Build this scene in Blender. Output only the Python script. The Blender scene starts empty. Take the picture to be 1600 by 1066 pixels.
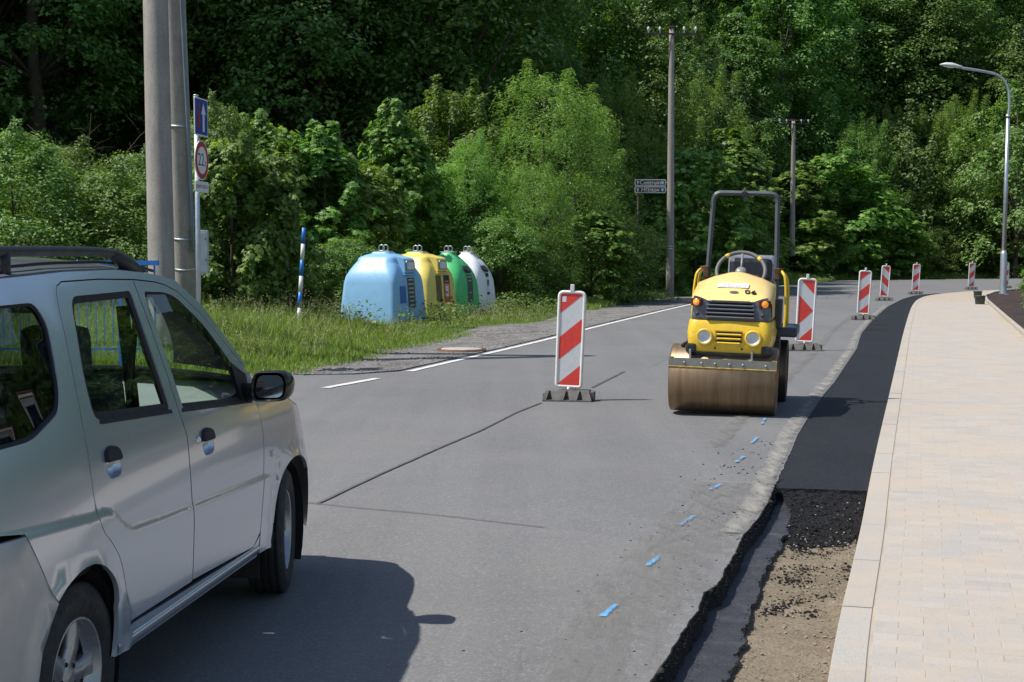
import bpy, bmesh, math, random
import numpy as np
from mathutils import Vector, Matrix, Euler, noise
from mathutils.geometry import delaunay_2d_cdt
R = math.radians
random.seed(7); rng = np.random.default_rng(7)
scene = bpy.context.scene
col = scene.collection

# ------------------------------------------------------------------ camera, sky, sun, exposure
CAM_H = 1.59; FPX = 2222.0; PITCH = math.atan(136 / FPX)
cam_d = bpy.data.cameras.new('camera'); cam_d.lens = 50.0; cam_d.sensor_width = 36.0
cam_d.clip_start = 0.1; cam_d.clip_end = 3000
cam = bpy.data.objects.new('camera', cam_d); col.objects.link(cam)
cam.location = (0, 0, CAM_H); cam.rotation_euler = (R(90) - PITCH, 0, 0)
scene.camera = cam
SUN_EL = R(57); SUN_AZ_DIR = R(9)          # shadows run towards +X, turned this much towards +Y
to_sun = Vector((-math.cos(SUN_EL) * math.cos(SUN_AZ_DIR), -math.cos(SUN_EL) * math.sin(SUN_AZ_DIR), math.sin(SUN_EL)))
world = bpy.data.worlds.new('World'); scene.world = world; world.use_nodes = True
wn = world.node_tree; wn.nodes.clear()
sky = wn.nodes.new('ShaderNodeTexSky'); sky.sky_type = 'NISHITA'; sky.sun_disc = False
sky.sun_elevation = SUN_EL; sky.sun_rotation = math.atan2(to_sun.x, to_sun.y)
bg = wn.nodes.new('ShaderNodeBackground'); bg.inputs[1].default_value = 0.105
wo = wn.nodes.new('ShaderNodeOutputWorld')
wn.links.new(sky.outputs[0], bg.inputs[0]); wn.links.new(bg.outputs[0], wo.inputs[0])
sun_d = bpy.data.lights.new('sun', 'SUN'); sun_d.energy = 4.3; sun_d.angle = R(0.53); sun_d.color = (1.0, 0.955, 0.89)
sun = bpy.data.objects.new('sun', sun_d); col.objects.link(sun)
sun.rotation_euler = to_sun.to_track_quat('Z', 'Y').to_euler(); sun.location = to_sun * 60
scene.view_settings.view_transform = 'Standard'; scene.view_settings.look = 'None'
scene.view_settings.gamma = 1; scene.view_settings.use_curve_mapping = False
scene.view_settings.exposure = 0.36
scene.cycles.max_bounces = 8; scene.cycles.transparent_max_bounces = 12

# ------------------------------------------------------------------ measuring helpers
def ray(px, py):
    u = (px - 800) / FPX; v = (533 - py) / FPX
    return Vector((u, math.cos(PITCH) + v * math.sin(PITCH), -math.sin(PITCH) + v * math.cos(PITCH)))
def G(px, py, z=0.0):
    r = ray(px, py); k = (z - CAM_H) / r.z
    return Vector((r.x * k, r.y * k, z))
def at(px, py, d):
    r = ray(px, py); k = d / r.y
    return Vector((r.x * k, d, CAM_H + r.z * k))

# ------------------------------------------------------------------ object helpers
def tag(o, label=None, cat=None, group=None, kind=None):
    if label: o['label'] = label
    if cat: o['category'] = cat
    if group: o['group'] = group
    if kind: o['kind'] = kind
    return o
def empty(name, loc=(0, 0, 0), rz=0.0, label=None, cat=None, group=None):
    o = bpy.data.objects.new(name, None); col.objects.link(o)
    o.location = loc; o.rotation_euler = (0, 0, rz); o.empty_display_size = 0.1
    return tag(o, label, cat, group)
def link(name, me, mat=None, parent=None):
    if mat is not None:
        me.materials.clear()
        for m in (mat if isinstance(mat, (list, tuple)) else [mat]): me.materials.append(m)
    o = bpy.data.objects.new(name, me); col.objects.link(o)
    if parent: o.parent = parent
    return o
def copy_tree(o, parent=None):
    c = o.copy(); col.objects.link(c); c.parent = parent
    for ch in list(o.children): copy_tree(ch, c)
    return c
def np_mesh(name, V, F, smooth=False, mi=None):
    """V (n,3) array, F (m,k) int array of equal polygons"""
    me = bpy.data.meshes.new(name); V = np.asarray(V, np.float32); F = np.asarray(F, np.int32)
    me.vertices.add(len(V)); me.vertices.foreach_set('co', V.ravel())
    k = F.shape[1]; me.loops.add(F.size); me.loops.foreach_set('vertex_index', F.ravel())
    me.polygons.add(len(F)); me.polygons.foreach_set('loop_start', np.arange(0, F.size, k, dtype=np.int32))
    if mi is not None: me.polygons.foreach_set('material_index', np.asarray(mi, np.int32))
    me.polygons.foreach_set('use_smooth', np.full(len(F), smooth))
    me.update(calc_edges=True)
    return me

class MB:
    def __init__(s): s.v = []; s.f = []; s.sm = []; s.mi = []; s.m = 0; s.T = None
    def add(s, vs, fs, smooth=False):
        b = len(s.v)
        for v in vs:
            v = Vector(v)
            s.v.append(tuple(s.T @ v) if s.T is not None else tuple(v))
        for f in fs: s.f.append(tuple(b + i for i in f)); s.sm.append(smooth); s.mi.append(s.m)
        return s
    def box(s, c, d, rot=None, bev=0.0):
        x, y, z = d[0] / 2, d[1] / 2, d[2] / 2
        if bev > 0:
            bm = bmesh.new(); bmesh.ops.create_cube(bm, size=1)
            for v in bm.verts: v.co = Vector((v.co.x * d[0], v.co.y * d[1], v.co.z * d[2]))
            bmesh.ops.bevel(bm, geom=list(bm.edges), offset=bev, segments=2, profile=0.6, affect='EDGES')
            bm.verts.ensure_lookup_table(); bm.verts.index_update()
            vs = [v.co.copy() for v in bm.verts]; fs = [[v.index for v in f.verts] for f in bm.faces]; bm.free()
        else:
            vs = [Vector((a * x, b * y, e * z)) for a in (-1, 1) for b in (-1, 1) for e in (-1, 1)]
            fs = [(0, 1, 3, 2), (4, 6, 7, 5), (0, 4, 5, 1), (2, 3, 7, 6), (0, 2, 6, 4), (1, 5, 7, 3)]
        M = Matrix.Translation(Vector(c)) @ (rot.to_matrix().to_4x4() if rot is not None else Matrix.Identity(4))
        return s.add([M @ v for v in vs], fs, False)
    def tube(s, pts, r, n=10, caps=True, smooth=True, closed=False):
        pts = [Vector(p) for p in pts]; rr = r if isinstance(r, (list, tuple)) else [r] * len(pts)
        N = len(pts); vs = []; prev = None
        for i, p in enumerate(pts):
            if closed: t = pts[(i + 1) % N] - pts[i - 1]
            else: t = pts[min(i + 1, N - 1)] - pts[max(i - 1, 0)]
            t.normalize()
            if prev is None:
                a = Vector((0, 0, 1)) if abs(t.z) < .9 else Vector((1, 0, 0))
                prev = t.cross(a).normalized()
            else:
                prev = (prev - t * prev.dot(t)).normalized()
            b = t.cross(prev)
            for j in range(n):
                an = 2 * math.pi * j / n
                vs.append(p + (prev * math.cos(an) + b * math.sin(an)) * rr[i])
        fs = []
        for i in range(N if closed else N - 1):
            i2 = (i + 1) % N
            for j in range(n):
                fs.append((i * n + j, i * n + (j + 1) % n, i2 * n + (j + 1) % n, i2 * n + j))
        s.add(vs, fs, smooth)
        if caps and not closed:
            b = len(s.v) - len(vs)
            s.f.append(tuple(b + j for j in range(n))[::-1]); s.sm.append(False); s.mi.append(s.m)
            s.f.append(tuple(b + (N - 1) * n + j for j in range(n))); s.sm.append(False); s.mi.append(s.m)
        return s
    def cyl(s, a, b, r, n=16, r2=None): return s.tube([a, b], [r, r if r2 is None else r2], n)
    def lathe(s, prof, M=None, n=24, smooth=True, arc=None):
        """prof list of (r, h) turned about local Z"""
        M = M or Matrix.Identity(4); vs = []; fs = []
        for (r, h) in prof:
            for j in range(n):
                an = 2 * math.pi * j / n
                vs.append(M @ Vector((r * math.cos(an), r * math.sin(an), h)))
        for i in range(len(prof) - 1):
            for j in range(n):
                fs.append((i * n + j, i * n + (j + 1) % n, (i + 1) * n + (j + 1) % n, (i + 1) * n + j))
        return s.add(vs, fs, smooth)
    def prism(s, poly, h0, h1, M=None, smooth_side=False):
        """poly 2D in local xy, extruded h0..h1 along local z"""
        M = M or Matrix.Identity(4); n = len(poly)
        vs = [M @ Vector((p[0], p[1], h0)) for p in poly] + [M @ Vector((p[0], p[1], h1)) for p in poly]
        s.add(vs, [tuple(range(n))[::-1], tuple(range(n, 2 * n))])
        s.add(vs, [(i, (i + 1) % n, n + (i + 1) % n, n + i) for i in range(n)], smooth_side)
        return s
    def grid(s, P, smooth=True, closed_u=False):
        """P rows x cols of points"""
        a, b = len(P), len(P[0]); vs = [p for row in P for p in row]; fs = []
        for i in range(a - 1):
            for j in range(b if closed_u else b - 1):
                j2 = (j + 1) % b
                fs.append((i * b + j, i * b + j2, (i + 1) * b + j2, (i + 1) * b + j))
        return s.add(vs, fs, smooth)
    def build(s, name, mat=None, parent=None, fix=True):
        me = bpy.data.meshes.new(name); me.from_pydata(s.v, [], s.f)
        me.polygons.foreach_set('use_smooth', s.sm); me.polygons.foreach_set('material_index', s.mi)
        if fix:
            bm = bmesh.new(); bm.from_mesh(me); bmesh.ops.recalc_face_normals(bm, faces=list(bm.faces)); bm.to_mesh(me); bm.free()
        me.update()
        return link(name, me, mat, parent)

def chaikin(poly, it=2, closed=True):
    P = [Vector(p) for p in poly]
    for _ in range(it):
        Q = []
        n = len(P)
        for i in range(n if closed else n - 1):
            a, b = P[i], P[(i + 1) % n]
            Q += [a * .75 + b * .25, a * .25 + b * .75]
        if not closed: Q = [P[0]] + Q + [P[-1]]
        P = Q
    return [tuple(p) for p in P]
def roundpoly(poly, r, seg=4):
    """round the corners of a polygon by radius-like distance r (number or list)"""
    n = len(poly); out = []
    for i in range(n):
        rr = r[i] if isinstance(r, (list, tuple)) else r
        a, b, c = Vector(poly[i - 1]), Vector(poly[i]), Vector(poly[(i + 1) % n])
        d1 = (a - b); d2 = (c - b); l = min(rr, d1.length * .45, d2.length * .45)
        if l < 1e-4: out.append(tuple(b)); continue
        p0 = b + d1.normalized() * l; p1 = b + d2.normalized() * l
        for k in range(seg + 1):
            t = k / seg; out.append(tuple(p0 * (1 - t) ** 2 + b * 2 * t * (1 - t) + p1 * t * t))
    return out
def inpoly(x, y, P):
    c = False; n = len(P); j = n - 1
    for i in range(n):
        if (P[i][1] > y) != (P[j][1] > y) and x < (P[j][0] - P[i][0]) * (y - P[i][1]) / (P[j][1] - P[i][1]) + P[i][0]: c = not c
        j = i
    return c
def seg_d(x, y, P, closed=True):
    best = 1e9; n = len(P)
    for i in range(n if closed else n - 1):
        a = P[i]; b = P[(i + 1) % n]; dx = b[0] - a[0]; dy = b[1] - a[1]; L = dx * dx + dy * dy
        t = 0 if L < 1e-12 else max(0, min(1, ((x - a[0]) * dx + (y - a[1]) * dy) / L))
        d = math.hypot(x - a[0] - t * dx, y - a[1] - t * dy)
        if d < best: best = d
    return best
def resample(P, step, closed=True):
    out = []; n = len(P)
    for i in range(n if closed else n - 1):
        a = Vector(P[i][:2]); b = Vector(P[(i + 1) % n][:2]); L = (b - a).length; k = max(1, int(math.ceil(L / step)))
        for j in range(k): out.append(tuple(a.lerp(b, j / k)))
    if not closed: out.append(tuple(P[-1][:2]))
    return out
def tri_fill(outer, holes=(), step=0.1, extra=(), jit=0.0, edge_step=None):
    """2D triangulation of outer minus holes with interior points every step"""
    es = edge_step or step
    loops = [resample(outer, es)] + [resample(h, es) for h in holes]
    vs = []; ed = []
    for L in loops:
        b = len(vs); n = len(L); vs += L; ed += [(b + i, b + (i + 1) % n) for i in range(n)]
    xs = [p[0] for p in outer]; ys = [p[1] for p in outer]; y = min(ys) + step / 2; k = 0
    pts = []
    while y < max(ys):
        x = min(xs) + step * (.5 if k % 2 else .25)
        while x < max(xs):
            xx = x + random.uniform(-jit, jit) * step; yy = y + random.uniform(-jit, jit) * step
            if inpoly(xx, yy, outer) and not any(inpoly(xx, yy, h) for h in holes):
                if min(seg_d(xx, yy, L) for L in ([outer] + list(holes))) > step * .35: pts.append((xx, yy))
            x += step
        y += step * .866; k += 1
    for e in extra:
        if inpoly(e[0], e[1], outer) and not any(inpoly(e[0], e[1], h) for h in holes) and min(seg_d(e[0], e[1], L) for L in ([outer] + list(holes))) > .006: pts.append(tuple(e))
    vs += pts
    r = delaunay_2d_cdt([Vector(v) for v in vs], ed, [], 0, 1e-5)
    ov, of = r[0], r[2]; tris = []
    for f in of:
        cx = sum(ov[i][0] for i in f) / 3; cy = sum(ov[i][1] for i in f) / 3
        if inpoly(cx, cy, outer) and not any(inpoly(cx, cy, h) for h in holes): tris.append(tuple(f))
    return [tuple(v) for v in ov], tris, loops
def clip_half(poly, a, b, c):
    """keep a*x+b*y<=c"""
    out = []; n = len(poly)
    for i in range(n):
        p, q = poly[i], poly[(i + 1) % n]; fp = a * p[0] + b * p[1] - c; fq = a * q[0] + b * q[1] - c
        if fp <= 0: out.append(p)
        if fp * fq < 0:
            t = fp / (fp - fq); out.append((p[0] + t * (q[0] - p[0]), p[1] + t * (q[1] - p[1])))
    return out
def text(name, body, size, mat, parent, M, align='CENTER', thick=0.0005, sx=1.0):
    cu = bpy.data.curves.new(name, 'FONT'); cu.body = body; cu.size = size; cu.align_x = align; cu.align_y = 'CENTER'; cu.extrude = thick
    cu.resolution_u = 2
    tmp = bpy.data.objects.new(name, cu); col.objects.link(tmp)
    dg = bpy.context.evaluated_depsgraph_get(); me = bpy.data.meshes.new_from_object(tmp.evaluated_get(dg))
    bpy.data.objects.remove(tmp, do_unlink=True); bpy.data.curves.remove(cu)
    me.transform(M @ Matrix.Diagonal((sx, 1, 1, 1)))
    return link(name, me, mat, parent)

# ------------------------------------------------------------------ materials
class NT:
    def __init__(s, name):
        s.mat = bpy.data.materials.new(name); s.mat.use_nodes = True; s.t = s.mat.node_tree; s.n = s.t.nodes; s.l = s.t.links
        s.b = s.n['Principled BSDF']; s.out = s.n['Material Output']
    def N(s, typ, **kw):
        n = s.n.new(typ)
        for k, v in kw.items():
            if k.startswith('i_'):
                key = k[2:]; key = int(key) if key.isdigit() else key.replace('_', ' ')
                n.inputs[key].default_value = v
            else: setattr(n, k, v)
        return n
    def L(s, a, b): s.l.new(a, b)
    def coord(s, kind='Object'): return s.N('ShaderNodeTexCoord').outputs[kind]
    def noise(s, scale, detail=3, rough=.6, vec=None, dist=0.0):
        n = s.N('ShaderNodeTexNoise'); n.inputs['Scale'].default_value = scale; n.inputs['Detail'].default_value = detail
        n.inputs['Roughness'].default_value = rough; n.inputs['Distortion'].default_value = dist
        if vec is not None: s.L(vec, n.inputs['Vector'])
        return n.outputs[0]
    def ramp(s, fac, stops):
        r = s.N('ShaderNodeValToRGB'); e = r.color_ramp.elements
        while len(e) < len(stops): e.new(0.5)
        for i, (p, c) in enumerate(stops):
            e[i].position = p; e[i].color = (c if isinstance(c, (tuple, list)) else (c, c, c)) + ((1,) if not isinstance(c, (tuple, list)) or len(c) == 3 else ())
        s.L(fac, r.inputs[0]); return r.outputs[0]
    def mix(s, fac, a, b, blend='MIX'):
        m = s.N('ShaderNodeMix', data_type='RGBA', blend_type=blend)
        for inp, val in ((0, fac), (6, a), (7, b)):
            if hasattr(val, 'is_linked'): s.L(val, m.inputs[inp])
            else: m.inputs[inp].default_value = val if inp == 0 else (tuple(val) + (1,) if len(val) == 3 else val)
        return m.outputs[2]
    def math(s, op, a, b=0.0):
        m = s.N('ShaderNodeMath', operation=op)
        for i, val in ((0, a), (1, b)):
            if hasattr(val, 'is_linked'): s.L(val, m.inputs[i])
            else: m.inputs[i].default_value = val
        return m.outputs[0]
    def bump(s, h, strength=.3, dist=.01):
        b = s.N('ShaderNodeBump'); b.inputs['Strength'].default_value = strength; b.inputs['Distance'].default_value = dist
        s.L(h, b.inputs['Height']); s.L(b.outputs[0], s.b.inputs['Normal'])
    def set(s, **kw):
        for k, v in kw.items():
            inp = s.b.inputs[k.replace('_', ' ')]
            if hasattr(v, 'is_linked'): s.L(v, inp)
            else: inp.default_value = tuple(v) + (1,) if isinstance(v, (tuple, list)) and len(v) == 3 else v
        return s
def simple(name, c, rough=.5, metal=0.0, var=.12, sc=6.0, bump=0.0, bsc=60.0, coat=0.0, dirt=None, dirt_amt=.5):
    t = NT(name); co = t.coord(); n = t.noise(sc, 5, .6, co)
    a = tuple(x * (1 - var) for x in c); b = tuple(min(1, x * (1 + var)) for x in c)
    cc = t.ramp(n, [(.3, a), (.7, b)])
    if dirt:
        m = t.ramp(t.noise(sc * 2.3, 6, .7, co, .5), [(.48, 0.0), (.68, dirt_amt)]); cc = t.mix(m, cc, dirt)
    t.set(Base_Color=cc, Metallic=metal)
    t.set(Roughness=t.ramp(t.noise(sc * 3, 4, .6, co), [(.3, max(0, rough - .08)), (.7, min(1, rough + .1))]))
    if coat: t.set(Coat_Weight=coat, Coat_Roughness=.04)
    if bump: t.bump(t.noise(bsc, 4, .6, co), bump, .004)
    return t.mat
M = {}
M['black_plastic'] = simple('black_plastic', (.018, .018, .02), .45, bump=.15, bsc=300)
M['rubber'] = simple('tyre_rubber', (.02, .02, .021), .75, var=.25, sc=14, dirt=(.09, .08, .07), dirt_amt=.35)
M['dark'] = simple('dark_cavity', (.008, .008, .009), .9)
M['galv'] = simple('galvanised_steel', (.48, .52, .55), .42, .75, var=.12, sc=9)
M['white_pl'] = simple('white_plastic', (.72, .72, .70), .4, var=.05, sc=9, dirt=(.45, .43, .38), dirt_amt=.3)
M['white_ret'] = simple('white_reflective', (.66, .67, .68), .35, var=.05, sc=20, dirt=(.4, .4, .38), dirt_amt=.25)
M['red_ret'] = simple('red_reflective', (.74, .055, .04), .35, var=.1, sc=20, dirt=(.5, .2, .17), dirt_amt=.25)
M['base_rub'] = simple('recycled_rubber', (.13, .125, .115), .9, var=.3, sc=12, bump=.5, bsc=70)
M['chrome'] = simple('chrome', (.7, .7, .7), .12, 1.0, var=.03)
M['blue_sign'] = simple('blue_sign_face', (.012, .05, .28), .35, var=.06)
M['blue_paint'] = simple('blue_paint', (.02, .16, .50), .4, var=.12, sc=15)
M['sign_brown'] = simple('brown_sign_face', (.05, .022, .016), .4, var=.1)
M['sign_white'] = simple('white_sign_face', (.7, .7, .7), .4, var=.03)
M['sign_back'] = simple('sign_back_grey', (.33, .34, .35), .45, .6, var=.08)
M['black_ink'] = simple('black_print', (.012, .012, .012), .5)
M['label_dark'] = simple('faded_dark_label', (.045, .05, .045), .6, var=.5, sc=30, dirt=(.3, .3, .26), dirt_amt=.6)
M['label_red'] = simple('orange_red_label', (.62, .07, .025), .5, var=.15, sc=30)
M['label_white'] = simple('white_label', (.7, .71, .72), .4, var=.05, sc=30)
M['insul'] = simple('porcelain', (.75, .75, .72), .2, var=.03)
M['wire'] = simple('aluminium_wire', (.18, .18, .19), .5, .6)
M['rust'] = simple('rusty_steel', (.12, .06, .035), .75, .2, var=.4, sc=20)
M['bark'] = simple('bark', (.075, .058, .042), .9, var=.4, sc=5, bump=.8, bsc=16)
M['twig'] = simple('twig_bark', (.09, .07, .05), .9, var=.3, sc=9)

def concrete_mat():
    t = NT('pole_concrete'); co = t.coord()
    a = t.ramp(t.noise(2.2, 8, .7, co, .3), [(.25, (.25, .23, .20)), (.55, (.34, .315, .28)), (.8, (.42, .395, .355))])
    mp = t.N('ShaderNodeMapping'); mp.inputs['Scale'].default_value = (9, 9, .35); t.L(co, mp.inputs[0]); a = t.mix(t.ramp(t.noise(1, 6, .7, mp.outputs[0]), [(.45, 0.0), (.72, .6)]), a, (.19, .165, .135))
    speck = t.ramp(t.noise(55, 4, .8, co), [(.50, 0.0), (.64, .8)]); c = t.mix(speck, a, (.17, .155, .135))
    t.set(Base_Color=c, Roughness=.9); t.bump(t.noise(70, 5, .7, co), .5, .006); return t.mat
M['concrete'] = concrete_mat()

def asphalt(name, lo, hi, grain_dark, grain_light, bump=.32, stain=None, specular=.35, rough=.82):
    t = NT(name); co = t.coord('Object')
    big = t.noise(.35, 6, .65, co, .4)
    base = t.ramp(big, [(.3, lo), (.7, hi)])
    # long streaks where traffic runs
    mp = t.N('ShaderNodeMapping'); mp.inputs['Rotation'].default_value = (0, 0, R(16)); mp.inputs['Scale'].default_value = (1.1, .05, 1)
    t.L(co, mp.inputs[0]); st = t.noise(1.6, 5, .6, mp.outputs[0])
    base = t.mix(t.ramp(st, [(.4, 0.0), (.7, .45)]), base, tuple(x * 1.22 for x in hi))
    v = t.N('ShaderNodeTexVoronoi'); v.inputs['Scale'].default_value = 95; t.L(co, v.inputs['Vector'])
    g = t.N('ShaderNodeSeparateColor'); t.L(v.outputs['Color'], g.inputs[0])
    base = t.mix(t.ramp(g.outputs[0], [(.0, .30), (.38, 0.0)]), base, grain_dark)
    base = t.mix(t.ramp(g.outputs[1], [(.76, 0.0), (1.0, .36)]), base, grain_light)
    if stain:
        base = t.mix(t.ramp(t.noise(1.1, 7, .7, co, .6), [(.5, 0.0), (.75, stain[1])]), base, stain[0])
    t.set(Base_Color=base, Roughness=rough); t.b.inputs['Specular IOR Level'].default_value = specular
    h = t.math('ADD', v.outputs['Distance'], t.noise(160, 3, .6, co)); t.bump(h, bump, .006)
    return t.mat
M['asphalt'] = asphalt('worn_asphalt', (.128, .129, .133), (.165, .165, .167), (.07, .07, .072), (.33, .32, .30), stain=((.21, .20, .18), .35))
M['asphalt_patch'] = asphalt('smoother_asphalt', (.134, .135, .138), (.172, .171, .170), (.07, .07, .072), (.32, .31, .29), bump=.28, stain=((.19, .175, .155), .45))
M['asphalt_new'] = asphalt('fresh_asphalt', (.009, .010, .0135), (.015, .0165, .021), (.004, .004, .005), (.06, .06, .066), bump=.45, specular=.3, rough=.7)
M['asphalt_loose'] = asphalt('loose_fresh_asphalt', (.006, .006, .007), (.011, .011, .012), (.002, .002, .002), (.05, .05, .055), bump=1.0, specular=.25, rough=.8)
def tack_mat():
    t = NT('tar_coated_layer'); co = t.coord()
    c = t.ramp(t.noise(6, 7, .75, co, .4), [(.3, (.020, .022, .029)), (.55, (.043, .044, .054)), (.8, (.12, .115, .10))])
    t.set(Base_Color=c, Roughness=t.ramp(t.noise(9, 4, .6, co), [(.3, .35), (.7, .65)])); t.bump(t.noise(60, 6, .7, co), .9, .012); return t.mat
M['tack'] = tack_mat()
M['crack_seal'] = simple('bitumen_seam', (.105, .105, .108), .8, var=.25, sc=9)
def dust_mat(name, c, thr=(.45, .6)):
    """a worn film of dust or paint: transparent where it has gone"""
    t = NT(name); uv = t.coord('UV'); co = t.coord('Object')
    sx = t.N('ShaderNodeSeparateXYZ'); t.L(uv, sx.inputs[0])
    e = t.math('MULTIPLY', t.math('ABSOLUTE', t.math('SUBTRACT', sx.outputs[0], .5)), 2.0)
    edge = t.math('SUBTRACT', 1.0, t.math('POWER', e, 2.5))
    mp = t.N('ShaderNodeMapping'); mp.inputs['Rotation'].default_value = (0, 0, R(16)); mp.inputs['Scale'].default_value = (1.6, .35, 1); t.L(co, mp.inputs[0])
    nn = t.math('ADD', t.noise(7, 6, .65, mp.outputs[0], .3), t.math('MULTIPLY', t.math('SUBTRACT', edge, .75), .35))
    m = t.ramp(nn, [(thr[0], 0.0), (thr[1], 1.0)])
    col_ = t.ramp(t.noise(9, 4, .6, mp.outputs[0]), [(.3, tuple(x * .9 for x in c)), (.7, c)])
    t.set(Base_Color=col_, Roughness=.92)
    tr = t.N('ShaderNodeBsdfTransparent'); mx = t.N('ShaderNodeMixShader')
    t.L(m, mx.inputs[0]); t.L(tr.outputs[0], mx.inputs[1]); t.L(t.b.outputs[0], mx.inputs[2]); t.L(mx.outputs[0], t.out.inputs[0])
    return t.mat
M['dust'] = dust_mat('pale_dust', (.34, .325, .29), (.34, .80))
M['dust_thin'] = dust_mat('thin_dust', (.22, .213, .20), (.42, .95))
M['line_paint'] = dust_mat('white_line_paint', (.62, .62, .60), (.22, .42))
M['blue_mark'] = dust_mat('blue_marking_paint', (.13, .38, .66), (.44, .68))
M['tyre_mark'] = dust_mat('dark_tyre_mark', (.095, .095, .097), (.48, .95))
def gravel_mat(name, a, b, c, sc=38):
    t = NT(name); co = t.coord(); v = t.N('ShaderNodeTexVoronoi'); v.inputs['Scale'].default_value = sc; t.L(co, v.inputs['Vector'])
    g = t.N('ShaderNodeSeparateColor'); t.L(v.outputs['Color'], g.inputs[0])
    cc = t.ramp(g.outputs[0], [(.0, a), (.5, b), (1.0, c)]); cc = t.mix(t.ramp(t.noise(1.5, 6, .7, co), [(.42, 0.0), (.65, .75)]), cc, tuple(x * .55 for x in a))
    t.set(Base_Color=cc, Roughness=.92); t.bump(t.math('ADD', v.outputs['Distance'], t.noise(sc * 2, 4, .7, co)), .9, .02); return t.mat
M['gravel'] = gravel_mat('shoulder_gravel', (.14, .132, .125), (.23, .22, .205), (.37, .35, .33))
def dirt_mat():
    t = NT('subbase_dirt'); co = t.coord()
    c = t.ramp(t.noise(2.6, 9, .75, co, .5), [(.28, (.125, .097, .064)), (.5, (.175, .140, .094)), (.75, (.255, .21, .145))])
    v = t.N('ShaderNodeTexVoronoi'); v.inputs['Scale'].default_value = 60; t.L(co, v.inputs['Vector'])
    g = t.N('ShaderNodeSeparateColor'); t.L(v.outputs['Color'], g.inputs[0])
    c = t.mix(t.ramp(g.outputs[0], [(.88, 0.0), (1.0, .4)]), c, (.30, .26, .19)); c = t.mix(t.ramp(g.outputs[1], [(.92, 0.0), (1.0, .6)]), c, (.05, .045, .04))
    t.set(Base_Color=c, Roughness=.95); t.bump(t.math('ADD', t.noise(28, 8, .75, co), v.outputs['Distance']), .6, .012); return t.mat
M['dirt'] = dirt_mat()
M['soil'] = gravel_mat('dark_mulch', (.022, .014, .011), (.045, .028, .022), (.085, .055, .045), 24)
def ground_mat():
    t = NT('grassy_soil'); co = t.coord()
    c = t.ramp(t.noise(.8, 8, .7, co), [(.3, (.045, .075, .018)), (.55, (.07, .11, .028)), (.8, (.11, .12, .045))])
    t.set(Base_Color=c, Roughness=.95); t.bump(t.noise(20, 6, .7, co), .8, .05); return t.mat
M['ground'] = ground_mat()
def paver_mat(name, tones, sand_amt=.75):
    t = NT(name); co = t.N('ShaderNodeNewGeometry'); pos = co.outputs['Position']
    oi = t.N('ShaderNodeObjectInfo'); r = t.math('FRACT', t.math('ADD', oi.outputs['Random'], co.outputs['Random Per Island']))
    c = t.ramp(r, tones)
    fine = t.noise(130, 4, .8, pos); c = t.mix(t.ramp(fine, [(.38, .75), (.5, 0.0)]), c, (.25, .23, .205))
    sand = t.math('ADD', t.math('MULTIPLY', t.noise(1.3, 6, .7, pos, .4), .6), t.math('MULTIPLY', t.noise(45, 5, .8, pos), .4))
    c = t.mix(t.ramp(sand, [(.42, 0.0), (.56, sand_amt)]), c, (.45, .375, .295))
    c = t.mix(t.ramp(t.noise(210, 2, .8, pos), [(.60, 0.0), (.72, .6)]), c, (.24, .18, .135))
    t.set(Base_Color=c, Roughness=.9); t.bump(t.noise(90, 5, .7, pos), .4, .004); return t.mat
M['paver'] = paver_mat('concrete_paver', [(0, (.34, .335, .325)), (.35, (.40, .39, .375)), (.7, (.37, .35, .325)), (1, (.43, .415, .395))])
M['kerb'] = paver_mat('kerb_concrete', [(0, (.36, .345, .315)), (.5, (.385, .37, .34)), (1, (.41, .395, .36))], .70)
M['sand'] = simple('jointing_sand', (.40, .34, .27), .95, var=.15, sc=3, bump=.5, bsc=200)

def leaf_mat(name, lo, mid, hi, trans=.32, rough=.45, back=None):
    t = NT(name); geo = t.N('ShaderNodeNewGeometry'); oi = t.N('ShaderNodeObjectInfo')
    c = t.ramp(geo.outputs['Random Per Island'], [(0, lo), (.55, mid), (1, hi)])
    h = t.N('ShaderNodeHueSaturation'); t.L(c, h.inputs['Color'])
    t.L(t.math('ADD', t.math('MULTIPLY', oi.outputs['Random'], .03), .485), h.inputs['Hue'])
    t.L(t.math('ADD', t.math('MULTIPLY', oi.outputs['Random'], .35), .82), h.inputs['Value'])
    c = h.outputs[0]
    t.set(Base_Color=c, Roughness=rough); t.b.inputs['Specular IOR Level'].default_value = .35
    tr = t.N('ShaderNodeBsdfTranslucent'); tc = t.mix(1.0, c, (1.5, 1.6, .55), 'MULTIPLY'); t.L(tc, tr.inputs[0])
    mx = t.N('ShaderNodeMixShader'); mx.inputs[0].default_value = trans
    t.L(t.b.outputs[0], mx.inputs[1]); t.L(tr.outputs[0], mx.inputs[2]); t.L(mx.outputs[0], t.out.inputs[0])
    return t.mat
M['leaf_maple'] = leaf_mat('maple_leaf', (.070, .145, .030), (.135, .25, .052), (.30, .42, .11), .42)
M['leaf_willow'] = leaf_mat('narrow_leaf', (.10, .19, .045), (.18, .305, .078), (.34, .46, .18), .42, .4)
M['leaf_small'] = leaf_mat('shrub_leaf', (.07, .14, .032), (.14, .24, .06), (.28, .37, .14), .40)
M['leaf_wood'] = leaf_mat('woodland_leaf', (.05, .115, .028), (.11, .21, .052), (.25, .38, .11), .40)
M['leaf_olive'] = leaf_mat('olive_leaf', (.075, .14, .037), (.14, .225, .06), (.27, .36, .13), .38)
gm = NT('clear_glass'); gl_ = gm.N('ShaderNodeBsdfTransparent'); gl_.inputs[0].default_value = (.95, .96, .96, 1); gs = gm.N('ShaderNodeBsdfGlossy'); gs.inputs['Roughness'].default_value = .03
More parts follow.
